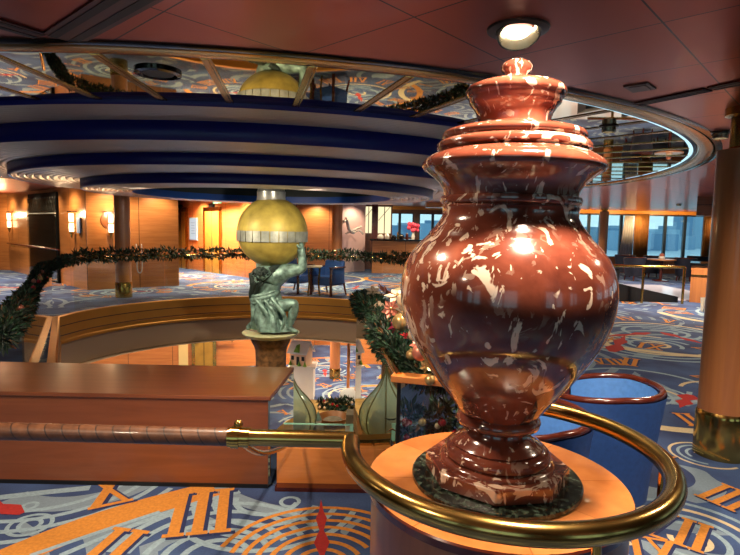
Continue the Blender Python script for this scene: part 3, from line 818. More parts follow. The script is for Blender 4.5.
balustrade('glass_balustrade', 'straight glass balustrade running toward the camera on the left of the atrium', left_line)
def z(p, h): return Vector((p.x, p.y, h))
gpath = [z(p, RH + .04) for p in out_arc]
mats_g = [PINE, PINE_D, PINE_B, BRONZE_LEAF]
t = thing('garland', 'dark green Christmas garland along the far curved rail', 'garland', gpath[0])
o = foliage([p - gpath[0] for p in gpath], .12, 620, .10, .032, (5, 9, 2, 1), 3).build('foliage', mats_g, t, smooth=False)
random.seed(5)
for k in range(30):
    p = gpath[int(random.random() * (len(gpath) - 1))] - gpath[0] + Vector((random.uniform(-.1, .1), -.12 + random.uniform(-.05, .05), random.uniform(-.06, .1)))
    bauble(t, p, random.uniform(.016, .026), random.choice((B_GOLD, B_CREAM, B_GOLD, B_ROSE)))
lp_ = [z(p, RH + .03) for p in [LN(2.8), LN(4.8), LN(7.1), out_arc[0]]]
t = thing('garland', 'green Christmas garland with small red and gold ornaments on the left straight rail', 'garland', lp_[0])
foliage([p - lp_[0] for p in lp_], .085, 1700, .055, .017, (5, 8, 2, 1), 4).build('foliage', mats_g, t, smooth=False)
for k in range(34):
    q = random.random() * 2.999; i = int(q); p = lp_[i].lerp(lp_[i + 1], q - i) - lp_[0] + Vector((random.uniform(.0, .09), random.uniform(-.09, 0), random.uniform(-.06, .09)))
    bauble(t, p, random.uniform(.014, .024), random.choice((B_GOLD, B_CREAM, B_RED, B_ROSE, B_RED)))

# the reflective glass side on the right, near the urn, with its wooden cap
ga, gb = Vector((-.10, 4.5, 0)), Vector((.135, 2.30, 0)); gc = Vector((.36, 2.24, 0))
t = thing('glass_balustrade', 'reflective glass balustrade under the decorated garland beside the urn', 'balustrade', gb)
def pane(a, b, z0, z1, mat, name):
    d = b - a; c_ = (a + b) / 2 - gb; L = d.length
    return MB().box((c_.x, c_.y, (z0 + z1) / 2), (L, .014, z1 - z0), rz=math.atan2(d.y, d.x)).build(name, mat, t, smooth=False)
pane(ga, gb, -.9, RH - .02, GLASS_R, 'glass_pane')
pane(gb + Vector((.01, -.01, 0)), gc, .03, RH - .02, GLASS, 'glass_pane')
MB().tube([ga - gb + Vector((0, 0, RH)), Vector((0, 0, RH))], .018, 10).build('rail', BRASS, t)
d_ = gc - gb
MB().box((d_.x / 2, d_.y / 2, RH - .005), (d_.length + .06, .07, .03), rz=math.atan2(d_.y, d_.x)).build('wooden_cap', W_LIGHT, t, bevel=.004, smooth=False)
MB().box((0, 0, RH / 2), (.016, .016, RH)).build('post', BLACK, t, smooth=False)
# thick decorated garland
def pxof(v_):
    q_ = CM.transposed() @ (Vector(v_) - Vector((0, 0, CAMZ))); return 370 + F * q_.x / -q_.z
def on_rp(px, py, d=.2):
    p_ = min(rp, key=lambda v_: abs(pxof(v_ + Vector((.03, 0, .03))) - px)); return P(px, py, p_.y - d) - O
t = thing('garland', 'thick decorated garland with flowers and gold baubles beside the urn', 'garland', (0, 3.0, RH))
O = Vector((0, 3.0, RH))
rp = catmull([Vector((-.10, 4.7, RH + .02)), Vector((.02, 4.0, RH + .04)), Vector((.10, 3.2, RH + .03)), Vector((.17, 2.62, RH - .0)), Vector((.27, 2.38, RH - .02)), Vector((.38, 2.32, RH))], 6)
foliage([p - O for p in rp], .12, 5200, .045, .012, (7, 6, 4, 1.2), 9).build('foliage', mats_g, t, smooth=False)
random.seed(21)
for (px, py, Y, r, m) in ((379, 309, 4.0, .052, B_CREAM), (389, 322, 3.5, .045, B_ROSE), (420, 353, 2.7, .04, B_ROSE), (401, 322, 3.3, .05, B_GOLD), (411, 355, 2.6, .028, B_GOLD), (430, 380, 2.35, .026, B_GOLD), (415, 334, 2.9, .035, B_CREAM), (397, 352, 2.8, .02, B_RED), (388, 333, 3.2, .02, B_RED), (386, 316, 3.5, .022, B_RED), (372, 318, 3.9, .02, B_GOLD), (432, 350, 2.6, .03, B_ROSE), (404, 300, 4.1, .04, B_CREAM)):
    bauble(t, on_rp(px, py, .17), r * .9, m)
for (px, py, Y, r, m) in ((367, 300, 4.4, .10, B_GOLD), (385, 294, 4.6, .11, B_ROSE), (398, 297, 4.2, .09, B_CREAM), (392, 309, 3.8, .085, B_ROSE), (404, 314, 3.4, .085, B_CREAM), (396, 327, 3.2, .06, PINK_P), (408, 338, 2.9, .06, B_RED), (418, 345, 2.7, .05, B_ROSE), (373, 292, 4.6, .08, B_CREAM), (410, 306, 3.8, .09, B_ROSE), (426, 366, 2.5, .04, B_GOLD)):
    flower(t, on_rp(px, py, .19), r * .8, m)
# greenery lying behind the small front pane
t = thing('garland', 'short garland with red and gold ornaments low behind the glass below the wooden cap', 'garland', (.25, 2.42, .62))
foliage([Vector((-.08, .02, .05)), Vector((.02, 0, .04)), Vector((.12, .0, .06)), Vector((.2, 0, .04))], .09, 1700, .07, .02, (5, 7, 3, 2), 10).build('foliage', mats_g, t, smooth=False)
for k in range(12):
    bauble(t, Vector((random.uniform(-.1, .2), -.09, random.uniform(-.06, .12))), random.uniform(.012, .02), random.choice((B_RED, B_GOLD, B_CREAM, B_RED)))
t2 = thing('planter_stand', 'dark metal planter stand carrying the low garland beside the urn pedestal', 'stand', (.25, 2.45, 0))
MB().box((.03, 0, .555), (.34, .12, .02)).build('tray', BLACK, t2, smooth=False)
for sx in (-.12, .18): MB().box((sx, 0, .272), (.016, .1, .545)).build('leg', BLACK, t2, smooth=False)

# ------------------------------------------------------------------ ATLAS STATUE
SX, SY = P(271, 332, CY).x, CY
SB = P(271, 332, CY).z
K = CY / F   # metres per pixel there
st = thing('atlas_statue', 'green bronze statue of a kneeling man carrying a gold globe, in mid-atrium', 'statue', (SX, SY, SB))
MB().lathe([(.001, -.08), (.3, -.085), (.40, -.06), (.455, -.015), (.46, 0), (.445, .012), (.40, .006), (.001, .01)], 48).build('base_dish', plain('dish_pale', srgb(176, 180, 140), rough=.45, var=.2, scale=8), st)
MB().lathe([(.30, -1.38 - SB), (.26, -.95), (.25, -.62), (.24, -.5), (.25, -.3), (.27, -.22), (.30, -.17), (.32, -.12), (.32, -.085)], 40).build('pedestal', TRUNK, st)
gz = (332 - 231) * K; gr = 34.6 * K
MB().ball((.02, 0, gz), gr, 48, 28).build('globe', GLOBE, st)
bnd = MB()
for i in range(26):
    a0 = 2 * PI * i / 26; a1 = 2 * PI * (i + .9) / 26
    for k in range(3):
        b0 = a0 + (a1 - a0) * k / 3; b1 = a0 + (a1 - a0) * (k + 1) / 3; h0, h1 = -.082, .082; rr = gr - .004
        q_ = [(r_ * math.cos(b), r_ * math.sin(b), h) for r_ in (rr - .03, rr + .012) for b in (b0, b1) for h in (h0, h1)]
        bnd.add([(x + .02, y, zz + gz - .065) for x, y, zz in q_], [(0, 1, 3, 2), (4, 6, 7, 5), (0, 4, 5, 1), (2, 3, 7, 6), (0, 2, 6, 4), (1, 5, 7, 3)])
bnd.build('zodiac_band', BAND, st, smooth=False)
MB().lathe([(.235, gz + gr - .08), (.22, gz + gr + .0), (.225, gz + gr + .08), (.21, gz + gr + .1), (.21, 2.55 - SB)], 32).build('neck_column', plain('neck_metal', srgb(176, 180, 176), rough=.3, metal=.6, var=.25, scale=10, bump=.4, bscale=25), st)
def skin(name, chains, mat, parent, sub=2, root=0):
    me = bpy.data.meshes.new(name); vs = []; es = []; rs = []; idx = {}
    for ch in chains:
        prev = None
        for (k, p, r) in ch:
            if k in idx: i = idx[k]
            else:
                i = len(vs); vs.append(p); rs.append(r); idx[k] = i
            if prev is not None and prev != i: es.append((prev, i))
            prev = i
    me.from_pydata(vs, es, []); o = bpy.data.objects.new(name, me); C.objects.link(o); o.parent = parent
    me.materials.append(mat)
    sk = o.modifiers.new('skin', 'SKIN'); sk.use_smooth_shade = True
    for i, r in enumerate(rs):
        d = me.skin_vertices[0].data[i]; rr = r if isinstance(r, tuple) else (r, r); d.radius = rr; d.use_root = (i == root)
    s_ = o.modifiers.new('sub', 'SUBSURF'); s_.levels = sub; s_.render_levels = sub
    return o
def hand_chains(tagk, w, d, n, side, s=1.0):
    """five finger chains leaving a palm at w; d = finger direction, n = palm normal (curl toward), side = across the palm"""
    ch = []; pal = w + d * .07 * s
    ch.append([(tagk + 'w', w, .04 * s), (tagk + 'p', pal, (.05 * s, .03 * s))])
    for i, (off, L) in enumerate(((-.042, .075), (-.014, .095), (.014, .09), (.04, .07))):
        b = pal + side * off * s + d * .03 * s
        ch.append([(tagk + 'p', pal, .04 * s), (tagk + 'f%da' % i, b, .016 * s), (tagk + 'f%db' % i, b + (d * .6 + n * .15).normalized() * L * .5 * s, .014 * s), (tagk + 'f%dc' % i, b + (d * .6 + n * .15).normalized() * L * .5 * s + (d * .5 + n * .6).normalized() * L * .5 * s, .011 * s)])
    tb = w + side * -.045 * s + d * .03 * s
    ch.append([(tagk + 'p', pal, .04 * s), (tagk + 'ta', tb, .017 * s), (tagk + 'tb', tb + (side * -.7 + d * .6 + n * .2).normalized() * .05 * s, .013 * s), (tagk + 'tc', tb + (side * -.5 + d * 1 + n * .4).normalized() * .09 * s, .011 * s)])
    return ch
V = Vector
rw = V((.50, -.20, 1.33)); lw_ = V((-.24, .47, 1.30))
chains = [
    [('pel', V((-.13, 0, .36)), (.18, .16)), ('spn', V((-.07, -.02, .58)), (.165, .14)), ('chs', V((.04, -.03, .82)), (.215, .17)), ('upc', V((.07, -.06, .96)), (.17, .13)), ('nck', V((-.01, -.22, .99)), .085), ('hd0', V((-.07, -.31, .99)), .105), ('hd1', V((-.10, -.36, .95)), .11), ('hd2', V((-.12, -.39, .88)), .075)],
    [('upc', 0, 0), ('rsh', V((.27, -.10, 1.0)), .125), ('rel', V((.54, -.18, 1.05)), .095), ('rwr', rw, .06)],
    [('upc', 0, 0), ('lsh', V((-.12, .06, .99)), .12), ('lel', V((-.24, .30, 1.05)), .085), ('lwr', lw_, .055)],
    [('pel', 0, 0), ('rhp', V((-.02, -.10, .36)), .135), ('rth', V((.2, -.13, .45)), .125), ('rkn', V((.41, -.14, .50)), .09), ('rcf', V((.37, -.13, .32)), .085), ('ran', V((.31, -.13, .09)), .05), ('rft', V((.40, -.16, .05)), (.05, .035)), ('rto', V((.47, -.18, .04)), (.045, .025))],
    [('pel', 0, 0), ('lhp', V((-.16, .08, .33)), .135), ('lth', V((-.06, .0, .2)), .125), ('lkn', V((.06, -.06, .11)), .10), ('lcf', V((-.16, .0, .12)), .085), ('lan', V((-.33, .02, .12)), .05), ('lft', V((-.37, .02, .06)), (.05, .04)), ('lto', V((-.36, -.02, .035)), (.045, .03))],
]
h1 = hand_chains('r', rw, V((-.05, .12, 1)).normalized(), V((-.8, .6, 0)).normalized(), V((.3, 1, 0)).normalized(), 1.25)
h2 = hand_chains('l', lw_, V((.05, .05, 1)).normalized(), V((.9, -.3, .1)).normalized(), V((.3, 1, 0)).normalized(), 1.25)
h1[0][0] = ('rwr', 0, 0); h2[0][0] = ('lwr', 0, 0)
fig = skin('figure', chains + h1 + h2, PATINA, st)
# face: nose, brows, ears, beard belong to the head
fc = MB(); hc = V((-.105, -.375, .945)); fd = V((-.45, -.75, -.5)).normalized(); sd = V((.92, -.38, 0)).normalized(); ud = sd.cross(fd) * -1
def fpt(a, b, c): return hc + sd * a + ud * b + fd * c
for s_ in (-1, 1):
    fc.ball(fpt(s_ * .036, .02, .075), .014, 8, 6); fc.tube([fpt(s_ * .015, .042, .09), fpt(s_ * .06, .04, .07)], .010, 6); fc.ball(fpt(s_ * .105, 0, .0), .026, 8, 6, (.6, 1, 1.2))
fc.tube([fpt(0, .035, .095), fpt(0, -.012, .118), fpt(0, -.02, .1)], [.011, .017, .010], 8)
fc.tube([fpt(-.03, -.05, .09), fpt(0, -.054, .1), fpt(.03, -.05, .09)], .009, 6)
fc.build('face', PATINA, fig)
random.seed(3); hr = MB()
for k in range(110):
    a = random.uniform(0, 2 * PI); e2 = random.uniform(-.35, 1.4)
    d = sd * math.cos(a) * math.cos(e2) + fd * math.sin(a) * math.cos(e2) + ud * math.sin(e2)
    if d.dot(fd) > .45 and d.dot(ud) < .55: continue
    hr.ball(hc + d * .115, random.uniform(.018, .03), 6, 4)
for k in range(26):
    hr.ball(fpt(random.uniform(-.06, .06), random.uniform(-.13, -.07), random.uniform(.04, .09)), random.uniform(.014, .024), 6, 4)
hr.build('hair', PATINA_D, fig)
# drapery gathered at the waist and falling over the kneeling leg
dm = MB(); n = 72; rows = 20; vs = []
for j in range(rows + 1):
    s_ = j / rows; zz = .62 - .57 * s_; cx = -.10 + .04 * s_ - .04 * s_ * s_; cy = -.02
    cx = -.11 + .13 * s_; rx = .20 + .10 * s_; ry = .18 + .10 * s_
    for i in range(n):
        a = 2 * PI * i / n
        nv = noise.noise(Vector((math.cos(a) * 2.2 + s_ * .9, math.sin(a) * 2.2, s_ * 1.3 + a * .0)))
        n2_ = noise.noise(Vector((math.cos(a) * 5 + s_ * 2.2, math.sin(a) * 5 - s_, 4 + s_ * 1.5)))
        f = .07 * nv * (.5 + s_) + .045 * n2_ + .018 * math.sin(a * 7 + 5 * s_)
        lift = .05 * math.cos(a - .4) * (1 - s_)
        vs.append((cx + (rx + f) * math.cos(a), cy + (ry + f) * math.sin(a), zz + lift + .03 * nv * (1 - s_)))
fs = [(j * n + i, j * n + (i + 1) % n, (j + 1) * n + (i + 1) % n, (j + 1) * n + i) for j in range(rows) for i in range(n)]
dm.add(vs, fs)
for off, rr in ((0, .05), (.045, .04), (-.05, .036)):
    pth = []
    for i in range(41):
        a = 2 * PI * i / 40; pth.append((-.10 + (.2 + .01 * math.sin(5 * a)) * math.cos(a), -.02 + .18 * math.sin(a), .60 + off + .06 * math.cos(a - .4)))
    dm.tube(pth, rr, 8)
for k in range(3):
    x = -.16 + .13 * k
    dm.tube(catmull([(x - .06, -.18, .58), (x + .05, -.25, .46), (x + .16, -.25, .28), (x + .10, -.24, .08)], 6), [.03] * 7 + [.036] * 6 + [.03] * 6, 8)
dm.build('drapery', PATINA, st, ang=80)
sm = MB(); sm.tube(catmull([(-.25, -.1, .62), (-.2, -.2, .8), (-.06, -.26, .96), (.1, -.2, 1.06), (.2, -.02, 1.06), (.14, .12, .9), (-.05, .16, .65)], 8), .05, 8)
sm.tube(catmull([(-.22, -.14, .60), (-.14, -.22, .78), (.0, -.25, .94), (.14, -.17, 1.03)], 8), .04, 8)
sm.tube(catmull([(-.3, -.06, .95), (-.27, -.12, .8), (-.3, -.12, .62), (-.26, -.1, .5)], 8), [.05] * 10 + [.035] * 15, 8)
sm.build('shoulder_cloth', PATINA_D, st)

# ------------------------------------------------------------------ LOWER DISPLAY
DZ = -1.38; dc = (-1.15, 7.35)
t = thing('display_platform', 'round sandy display platform around the foot of the bronze statue', 'platform', (dc[0], dc[1], LZ))
MB().lathe([(1.6, 0), (1.6, DZ - LZ - .05)], 64).build('drum', W_LIGHT, t)
MB().lathe([(.001, DZ - LZ - .05), (1.64, DZ - LZ - .05), (1.64, DZ - LZ), (.001, DZ - LZ)], 64).build('sand_top', SAND, t)
def dome(px, Yd, label, r, htop):
    p = P(px, 300, Yd); t = thing('glass_onion_dome', label, 'glass dome', (p.x, Yd, DZ))
    prof = [(.62, 0), (.80, .06), (.95, .16), (1.0, .26), (.97, .36), (.86, .46), (.66, .56), (.44, .65), (.26, .74), (.14, .83), (.06, .92), (.012, 1)]
    prof = [(a * r, b * htop) for a, b in prof]
    MB().lathe(prof, 40, cap=False).build('glass_shell', GLASS_D, t)
    for i in range(8):
        a = 2 * PI * (i + .3) / 8
        MB().tube([(x * 1.01 * math.cos(a), x * 1.01 * math.sin(a), zz) for x, zz in prof], .011, 6).build('rib', plain('dome_rib', srgb(120, 120, 84), rough=.3, metal=.6) if 'dome_rib' not in MATS else MATS['dome_rib'], t)
    b = MB()
    for j in range(9):
        zz = .02 + j * .035; rr = r * (.55 - .02 * abs(j - 4)); nb = 14
        for i in range(nb):
            a = 2 * PI * (i + .5 * (j % 2)) / nb
            b.box((rr * math.cos(a), rr * math.sin(a), zz), (.05, 2 * PI * rr / nb * .86, .03), rz=a)
    b.build('brick_ring', plain('little_bricks', srgb(170, 130, 98), rough=.7, var=.2, scale=20) if 'little_bricks' not in MATS else MATS['little_bricks'], t, smooth=False)
    MB().lathe([(r * .66, 0), (r * .68, .03), (r * .62, .05)], 40).build('base_ring', MATS['dome_rib'], t)
    return t
dome(290, 7.3, 'pale green glass onion dome with brick ring, behind the end of the ledge', .37, 1.0)
t = thing('wooden_bowl', 'brown wooden bowl boat on the sandy display platform', 'bowl')
p = P(333, 424, 7.2); q = G(333, 425, DZ); t.location = (q.x, q.y, DZ)
MB().lathe([(.001, .0), (.1, .0), (.18, .05), (.235, .14), (.225, .14), (.17, .06), (.001, .03)], 32).build('bowl', plain('bowl_wood', srgb(140, 90, 44), rough=.4, var=.2), t)
MB().ball((.0, 0, .07), .15, 20, 10, (1, 1, .3)).build('filling', STONE_G, t)
g0 = G(337, 409, DZ); t = thing('garland', 'small dark garland lying on the sandy display platform', 'garland', g0)
foliage([Vector((-.28, .03, .08)), Vector((-.1, -.02, .09)), Vector((.1, -.02, .09)), Vector((.28, -.05, .08))], .1, 900, .1, .03, (5, 8, 2, 1), 14).build('foliage', mats_g, t, smooth=False)
for k in range(7): bauble(t, Vector((random.uniform(-.28, .28), -.1, random.uniform(.04, .18))), .022, random.choice((B_RED, B_CREAM)))
g0 = G(349, 404, DZ + .03)
t = thing('santa_figure', 'white and red plush santa figure on the sandy platform by the small garland', 'figure', (g0.x + .02, g0.y + .16, DZ))
MB().ball((0, 0, .12), .16, 18, 12, (1.2, .9, .8)).build('body', SNOW, t); MB().ball((.16, -.02, .24), .1, 14, 10).build('head', plain('plush_face', srgb(226, 170, 140), rough=.8), t)
MB().lathe([(.11, .28), (.1, .31), (.05, .42), (.001, .5)], 16, c=(.18, 0, 0)).build('hat', B_RED, t)
g0 = G(318, 431, DZ); t = thing('gnome_figure', 'little grey stone gnome left of the wooden bowl', 'figurine', (g0.x, g0.y, DZ))
MB().lathe([(.1, 0), (.09, .08), (.05, .12)], 14).build('body', STONE_G, t); MB().ball((0, 0, .15), .05, 12, 8).build('head', SNOW, t); MB().lathe([(.055, .17), (.001, .3)], 12).build('hat', PATINA, t)
g0 = G(352, 432, DZ); t = thing('village_house', 'tiny grey village house right of the wooden bowl', 'miniature house', (g0.x, g0.y, DZ))
MB().box((0, 0, .13), (.16, .16, .26)).build('walls', STONE_G, t, smooth=False); MB().prism([(-.1, 0), (.1, 0), (0, .12)], -.1, .1).build('roof', SNOW, t, smooth=False)
t.children[1].rotation_euler = (PI / 2, 0, 0); t.children[1].location = (0, 0, .26)

# gingerbread style house on its pedestal
def house(px, py_top, Yd, label1, label2):
    p = P(px, py_top, Yd); h = p.z - LZ
    t = thing('display_pedestal', label1, 'pedestal', (p.x, Yd, LZ))
    MB().box((0, 0, (h - .05) / 2), (.60, .5, h - .05)).build('box', WHITE, t, smooth=False); MB().box((0, 0, h - .025), (.72, .6, .05)).build('top', WHITE, t, smooth=False)
    t = thing('model_house', label2, 'model house', (p.x - .05, Yd, p.z), R(-22)); t.rotation_euler = (0, 0, R(-22))
    wl_ = MB().box((0, 0, .17), (.48, .34, .34)).build('walls', plain('house_walls', srgb(244, 204, 166), rough=.6) if 'house_walls' not in MATS else MATS['house_walls'], t, smooth=False)
    r_ = MB(); r_.add([(-.29, -.24, .31), (.29, -.24, .31), (.29, 0, .60), (-.29, 0, .60), (.29, .24, .31), (-.29, .24, .31), (-.29, -.24, .335), (.29, -.24, .335), (.29, 0, .63), (-.29, 0, .63), (.29, .24, .335), (-.29, .24, .335)],
              [(0, 1, 2, 3), (3, 2, 4, 5), (6, 9, 8, 7), (9, 11, 10, 8), (0, 6, 7, 1), (5, 4, 10, 11), (0, 3, 9, 6), (3, 5, 11, 9), (1, 7, 8, 2), (2, 8, 10, 4)])
    r_.build('roof', SNOW, t, smooth=False)
    g_ = MB(); g_.add([(-.235, -.17, .33), (-.235, .17, .33), (-.235, 0, .58), (.235, -.17, .33), (.235, .17, .33), (.235, 0, .58)], [(0, 1, 2), (3, 5, 4)]); g_.build('gable', MATS['house_walls'], t, smooth=False)
    d_ = MB(); d_.add([(-.09, -.25, .36), (.09, -.25, .36), (0, -.25, .55), (0, -.06, .55)], [(0, 1, 2), (0, 2, 3), (2, 1, 3)]); d_.build('dormer', GREEN_P, t, smooth=False)
    for x in (-.16, .15): MB().box((x, -.173, .19), (.08, .012, .11)).build('window', BLACK, wl_, smooth=False)
    MB().box((-.0, -.173, .12), (.08, .012, .22)).build('door', BLACK, wl_, smooth=False)
    MB().box((-.242, 0, .2), (.012, .1, .12)).build('window', BLACK, wl_, smooth=False)
    for x in (-.21, .05, .22): MB().lathe([(.05, 0), (.001, .14)], 10, c=(x, -.2, 0)).build('tree', GREEN_P, t)
house(303, 364, 14.0, 'white pedestal under the model house on the lower deck', 'little model house with snowy roof on a white pedestal on the lower deck')
t = column(P(335, 360, 16.0).to_2d().to_3d() + V((0, 0, LZ)), .155, 'round orange wooden column on the lower deck behind the model house', z_shaft=1.9, top=2.05)
p = P(348.5, 360, 12.6); t = thing('signpost', 'thin orange post standing on the lower deck right of the round column', 'post', (p.x, 12.6, LZ))
MB().lathe([(.036, .02), (.036, 2.05)], 16).build('pole', W_LIGHT, t); MB().lathe([(.09, 0), (.09, .02), (.05, .035)], 24).build('foot', BRASS, t)

# lower deck walls, lifts and lamps
LW0, LW1 = (-12.5, 15.2), (-2.35, 17.6)
W_LOW = wood('wood_lower', srgb(186, 108, 54), srgb(214, 138, 74), stretch=(1, 1, 14), scale=1.2, seam=1.3)
wall('wall_lower_left', LW0, LW1, LZ, -.9, W_LOW)
wall('wall_lower_return', LW1, (-2.1, 20.6), LZ, -.9, W_LOW)
wall('wall_lower_back', (-2.1, 20.6), (9, 20.6), LZ, -.9, W_LOW)
wall('wall_lower_right', (9, 22), (9, 2.5), LZ, -.9, W_LOW)
wall('wall_lower_near', (9, 2.5), (-13, 2.5), LZ, -.9, W_LOW)
wall('wall_lower_side', (-13, 2.5), (-13, 22), LZ, -.9, W_LOW)
TILE = plain('tile_cream', srgb(236, 206, 140), rough=.3)
GOLD_D = plain('lift_gold', srgb(196, 150, 66), rough=.4, metal=.4, var=.2, scale=3)
def lift(n, a, b, t_, w, h, z0, label=None):
    x, y, ang = onwall(a, b, t_, .02)
    o = MB().box((0, 0, h / 2), (w, .04, h)).build('door_%d' % n, GOLD_D, smooth=False, kind='structure'); o.location = (x, y, z0); o.rotation_euler = (0, 0, ang)
    MB().box((0, -.024, h / 2), (.015, .01, h)).build('door_seam', BLACK, o, smooth=False)
    f = MB(); f.box((-w / 2 - .05, 0, h / 2), (.1, .07, h + .1)).box((w / 2 + .05, 0, h / 2), (.1, .07, h + .1)).box((0, 0, h + .06), (w + .2, .07, .12)); f.build('door_frame', BRASS, o, smooth=False)
    MB().box((0, -.03, h + .18), (.3, .03, .12)).build('indicator', BLACK, o, smooth=False)
    return o
def t_of_px(a, b, px, py):
    # parameter along wall a-b where a pixel column hits it
    lo_, hi_ = 0, 1
    best = min((abs((lambda q: (q - px))(370 + F * 0)), 0) for _ in (0,))
    bt = 0; be = 1e9
    for i in range(401):
        t_ = i / 400; x = a[0] + (b[0] - a[0]) * t_; y = a[1] + (b[1] - a[1]) * t_
        v_ = CM.transposed() @ Vector((x, y, 0 if py < 300 else -1)); e_ = abs(370 + F * v_.x / -v_.z - px)
        if e_ < be: be, bt = e_, t_
    return bt
lift(1, WG, WH_, t_of_px(WG, WH_, 182, 230), .75, 2.0, 0)
lift(2, WG, WH_, t_of_px(WG, WH_, 213, 230), .95, 2.0, 0)
lift(3, LW0, LW1, t_of_px(LW0, LW1, 203, 350), .55, 1.9, LZ)
for px in (182,):
    x, y, ang = onwall(LW0, LW1, t_of_px(LW0, LW1, px, 350), .02)
    o = MB().box((0, 0, 1), (.28, .04, 2)).build('trim_90', TILE, smooth=False, kind='structure'); o.location = (x, y, LZ); o.rotation_euler = (0, 0, ang)
x, y, ang = onwall(WG, WH_, t_of_px(WG, WH_, 194, 230), .0)
t = thing('notice_board', 'pale blue framed notice board between the two gold lift doors', 'notice board', (x, y, 1.05), ang)
MB().box((0, -.02, .35), (.56, .035, .78)).build('frame', plain('notice_frame', srgb(170, 180, 186), rough=.4), t, smooth=False)
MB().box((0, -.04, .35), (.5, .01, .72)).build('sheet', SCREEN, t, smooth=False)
for k in range(5):
    MB().box((0, -.046, .2 + k * .09), (.3 - .05 * (k % 2), .004, .02)).build('text_line', plain('grey_print', srgb(120, 136, 150), rough=.6) if 'grey_print' not in MATS else MATS['grey_print'], t, smooth=False)
x, y, ang = onwall(WG, WH_, t_of_px(WG, WH_, 226, 230), .0)
t = MB().box((0, -.3, 0), (.5, .03, .12)).box((0, -.3, .12), (.03, .03, .14)).build('exit_sign', [GREENSIGN], smooth=False); t.location = (x, y, 2.27); t.rotation_euler = (0, 0, ang)
tag(t, 'small green sign hanging from the ceiling by the lifts', 'sign')
# sconces
def sconce(pos, ang, label, s=1.0, disc=True):
    t = thing('wall_sconce', label, 'wall lamp', pos, ang, 'wall sconces')
    if disc:
        MB().lathe([(.001, 0), (.2 * s, 0), (.2 * s, .02), (.001, .02)], 28).build('disc', W_DARK, t).rotation_euler = (PI / 2, 0, 0)
    MB().box((0, -.06, .18 * s), (.3 * s, .12, .02)).build('shelf', BLACKG, t, smooth=False)
    l_ = MB()
    for z0 in (-.06, -.29): l_.lathe([(.001, z0 * s), (.05 * s, z0 * s), (.055 * s, (z0 + .1) * s), (.05 * s, (z0 + .2) * s), (.001, (z0 + .2) * s)], 20, c=(0, -.08, 0))
    l_.build('lamp', LAMP, t)
    MB().lathe([(.001, -.46 * s), (.02 * s, -.42 * s), (.05 * s, -.30 * s)], 14, c=(0, -.08, 0)).box((0, -.045, -.22 * s), (.05, .09, .03)).build('bracket', BRASS, t)
    return t
def sc_at(a, b, px, z0, label, disc=True):
    x, y, ang = onwall(a, b, t_of_px(a, b, px, 230), .0); sconce((x, y, z0), ang, label, disc=disc); return x, y, ang
pts_l = []
pts_l.append(sc_at(WB, WE, 12, 1.65, 'glowing wall sconce on the far left wall, left of the dark cabinet', False))
pts_l.append(sc_at(WB, WE, 75, 1.62, 'glowing wall sconce right of the dark cabinet, near a small blue sign', False))
pts_l.append(sc_at(WE, WF, 110, 1.62, 'glowing wall sconce with round disc on the panelled wall by the column'))
for px, lab in ((127, 'lit brass wall sconce on the lower deck wall, left one'), (141, 'lit brass wall sconce on the lower deck wall, right one')):
    x, y, ang = onwall(LW0, LW1, t_of_px(LW0, LW1, px, 350), 0)
    sconce((x, y, LZ + 1.55), ang, lab, disc=False)
x, y, ang = onwall(WB, WE, t_of_px(WB, WE, 80, 230), .01)
t = MB().box((0, -.02, 0), (.2, .03, .36)).build('wall_sign', plain('blue_sign', srgb(120, 150, 200), rough=.4), smooth=False); t.location = (x, y, 1.48); t.rotation_euler = (0, 0, ang)
tag(t, 'small pale blue sign on the left wall beside the sconce', 'sign')
# dark glazed cabinet in the left wall
ta, tb = t_of_px(WB, WE, 31, 230), t_of_px(WB, WE, 59, 230)
x, y, ang = onwall(WB, WE, (ta + tb) / 2, 0)
wd = (tb - ta) * (Vector(WE) - Vector(WB)).length
t = thing('display_cabinet', 'tall dark glazed cabinet set in the left wood wall between sconces', 'cabinet', (x, y, 0), ang)
MB().box((0, -.03, 1.15), (wd, .06, 2.3)).build('case', plain('case_black', srgb(7, 7, 8), rough=.6, spec=.1), t, smooth=False)
lt_ = MB()
nl = 12
for k in range(nl):
    for s_ in (-1, 1):
        x_ = -wd / 2 + wd * (k + .5) / nl
        lt_.box((x_, -.075, 2.0), (.012, .012, .42), rot=Euler((0, s_ * .5, 0)))
lt_.build('lattice', plain('lattice_grey', srgb(90, 84, 80), rough=.4), t, smooth=False)
MB().box((0, -.075, 1.77), (wd, .03, .03)).build('shelf_bar', SILVER, t, smooth=False)
MB().box((0, -.09, 1.1), (wd, .012, 2.1)).build('glass_door', GLASS, t, smooth=False)
# wall handrails
def wall_rail(a, b, pxa, pxb, h, label, z0=0, py=230):
    xa, ya, ang = onwall(a, b, t_of_px(a, b, pxa, py), 0); xb, yb, _ = onwall(a, b, t_of_px(a, b, pxb, py), 0)
    L = math.hypot(xb - xa, yb - ya)
    t = thing('wall_handrail', label, 'handrail', (xa, ya, z0), ang)
    MB().tube([(0, -.09, h), (L, -.09, h)], .025, 10).build('rail', W_RED, t)
    for k in (.1, .9): MB().tube([(L * k, -.09, h - .02), (L * k, -.09, h - .07), (L * k, -.0, h - .08)], .012, 8).build('bracket', BRASS, t)
wall_rail(LW0, LW1, 190, 197, .95, 'short wooden handrail on the lower wall left of the lift', LZ, 350)
wall_rail(LW0, LW1, 212, 234, .9, 'long wooden handrail on the lower wall beside the bronze statue pedestal', LZ, 350)
wall_rail(WB, WE, 10, 62, .86, 'wooden handrail along the far left wall below the dark cabinet')
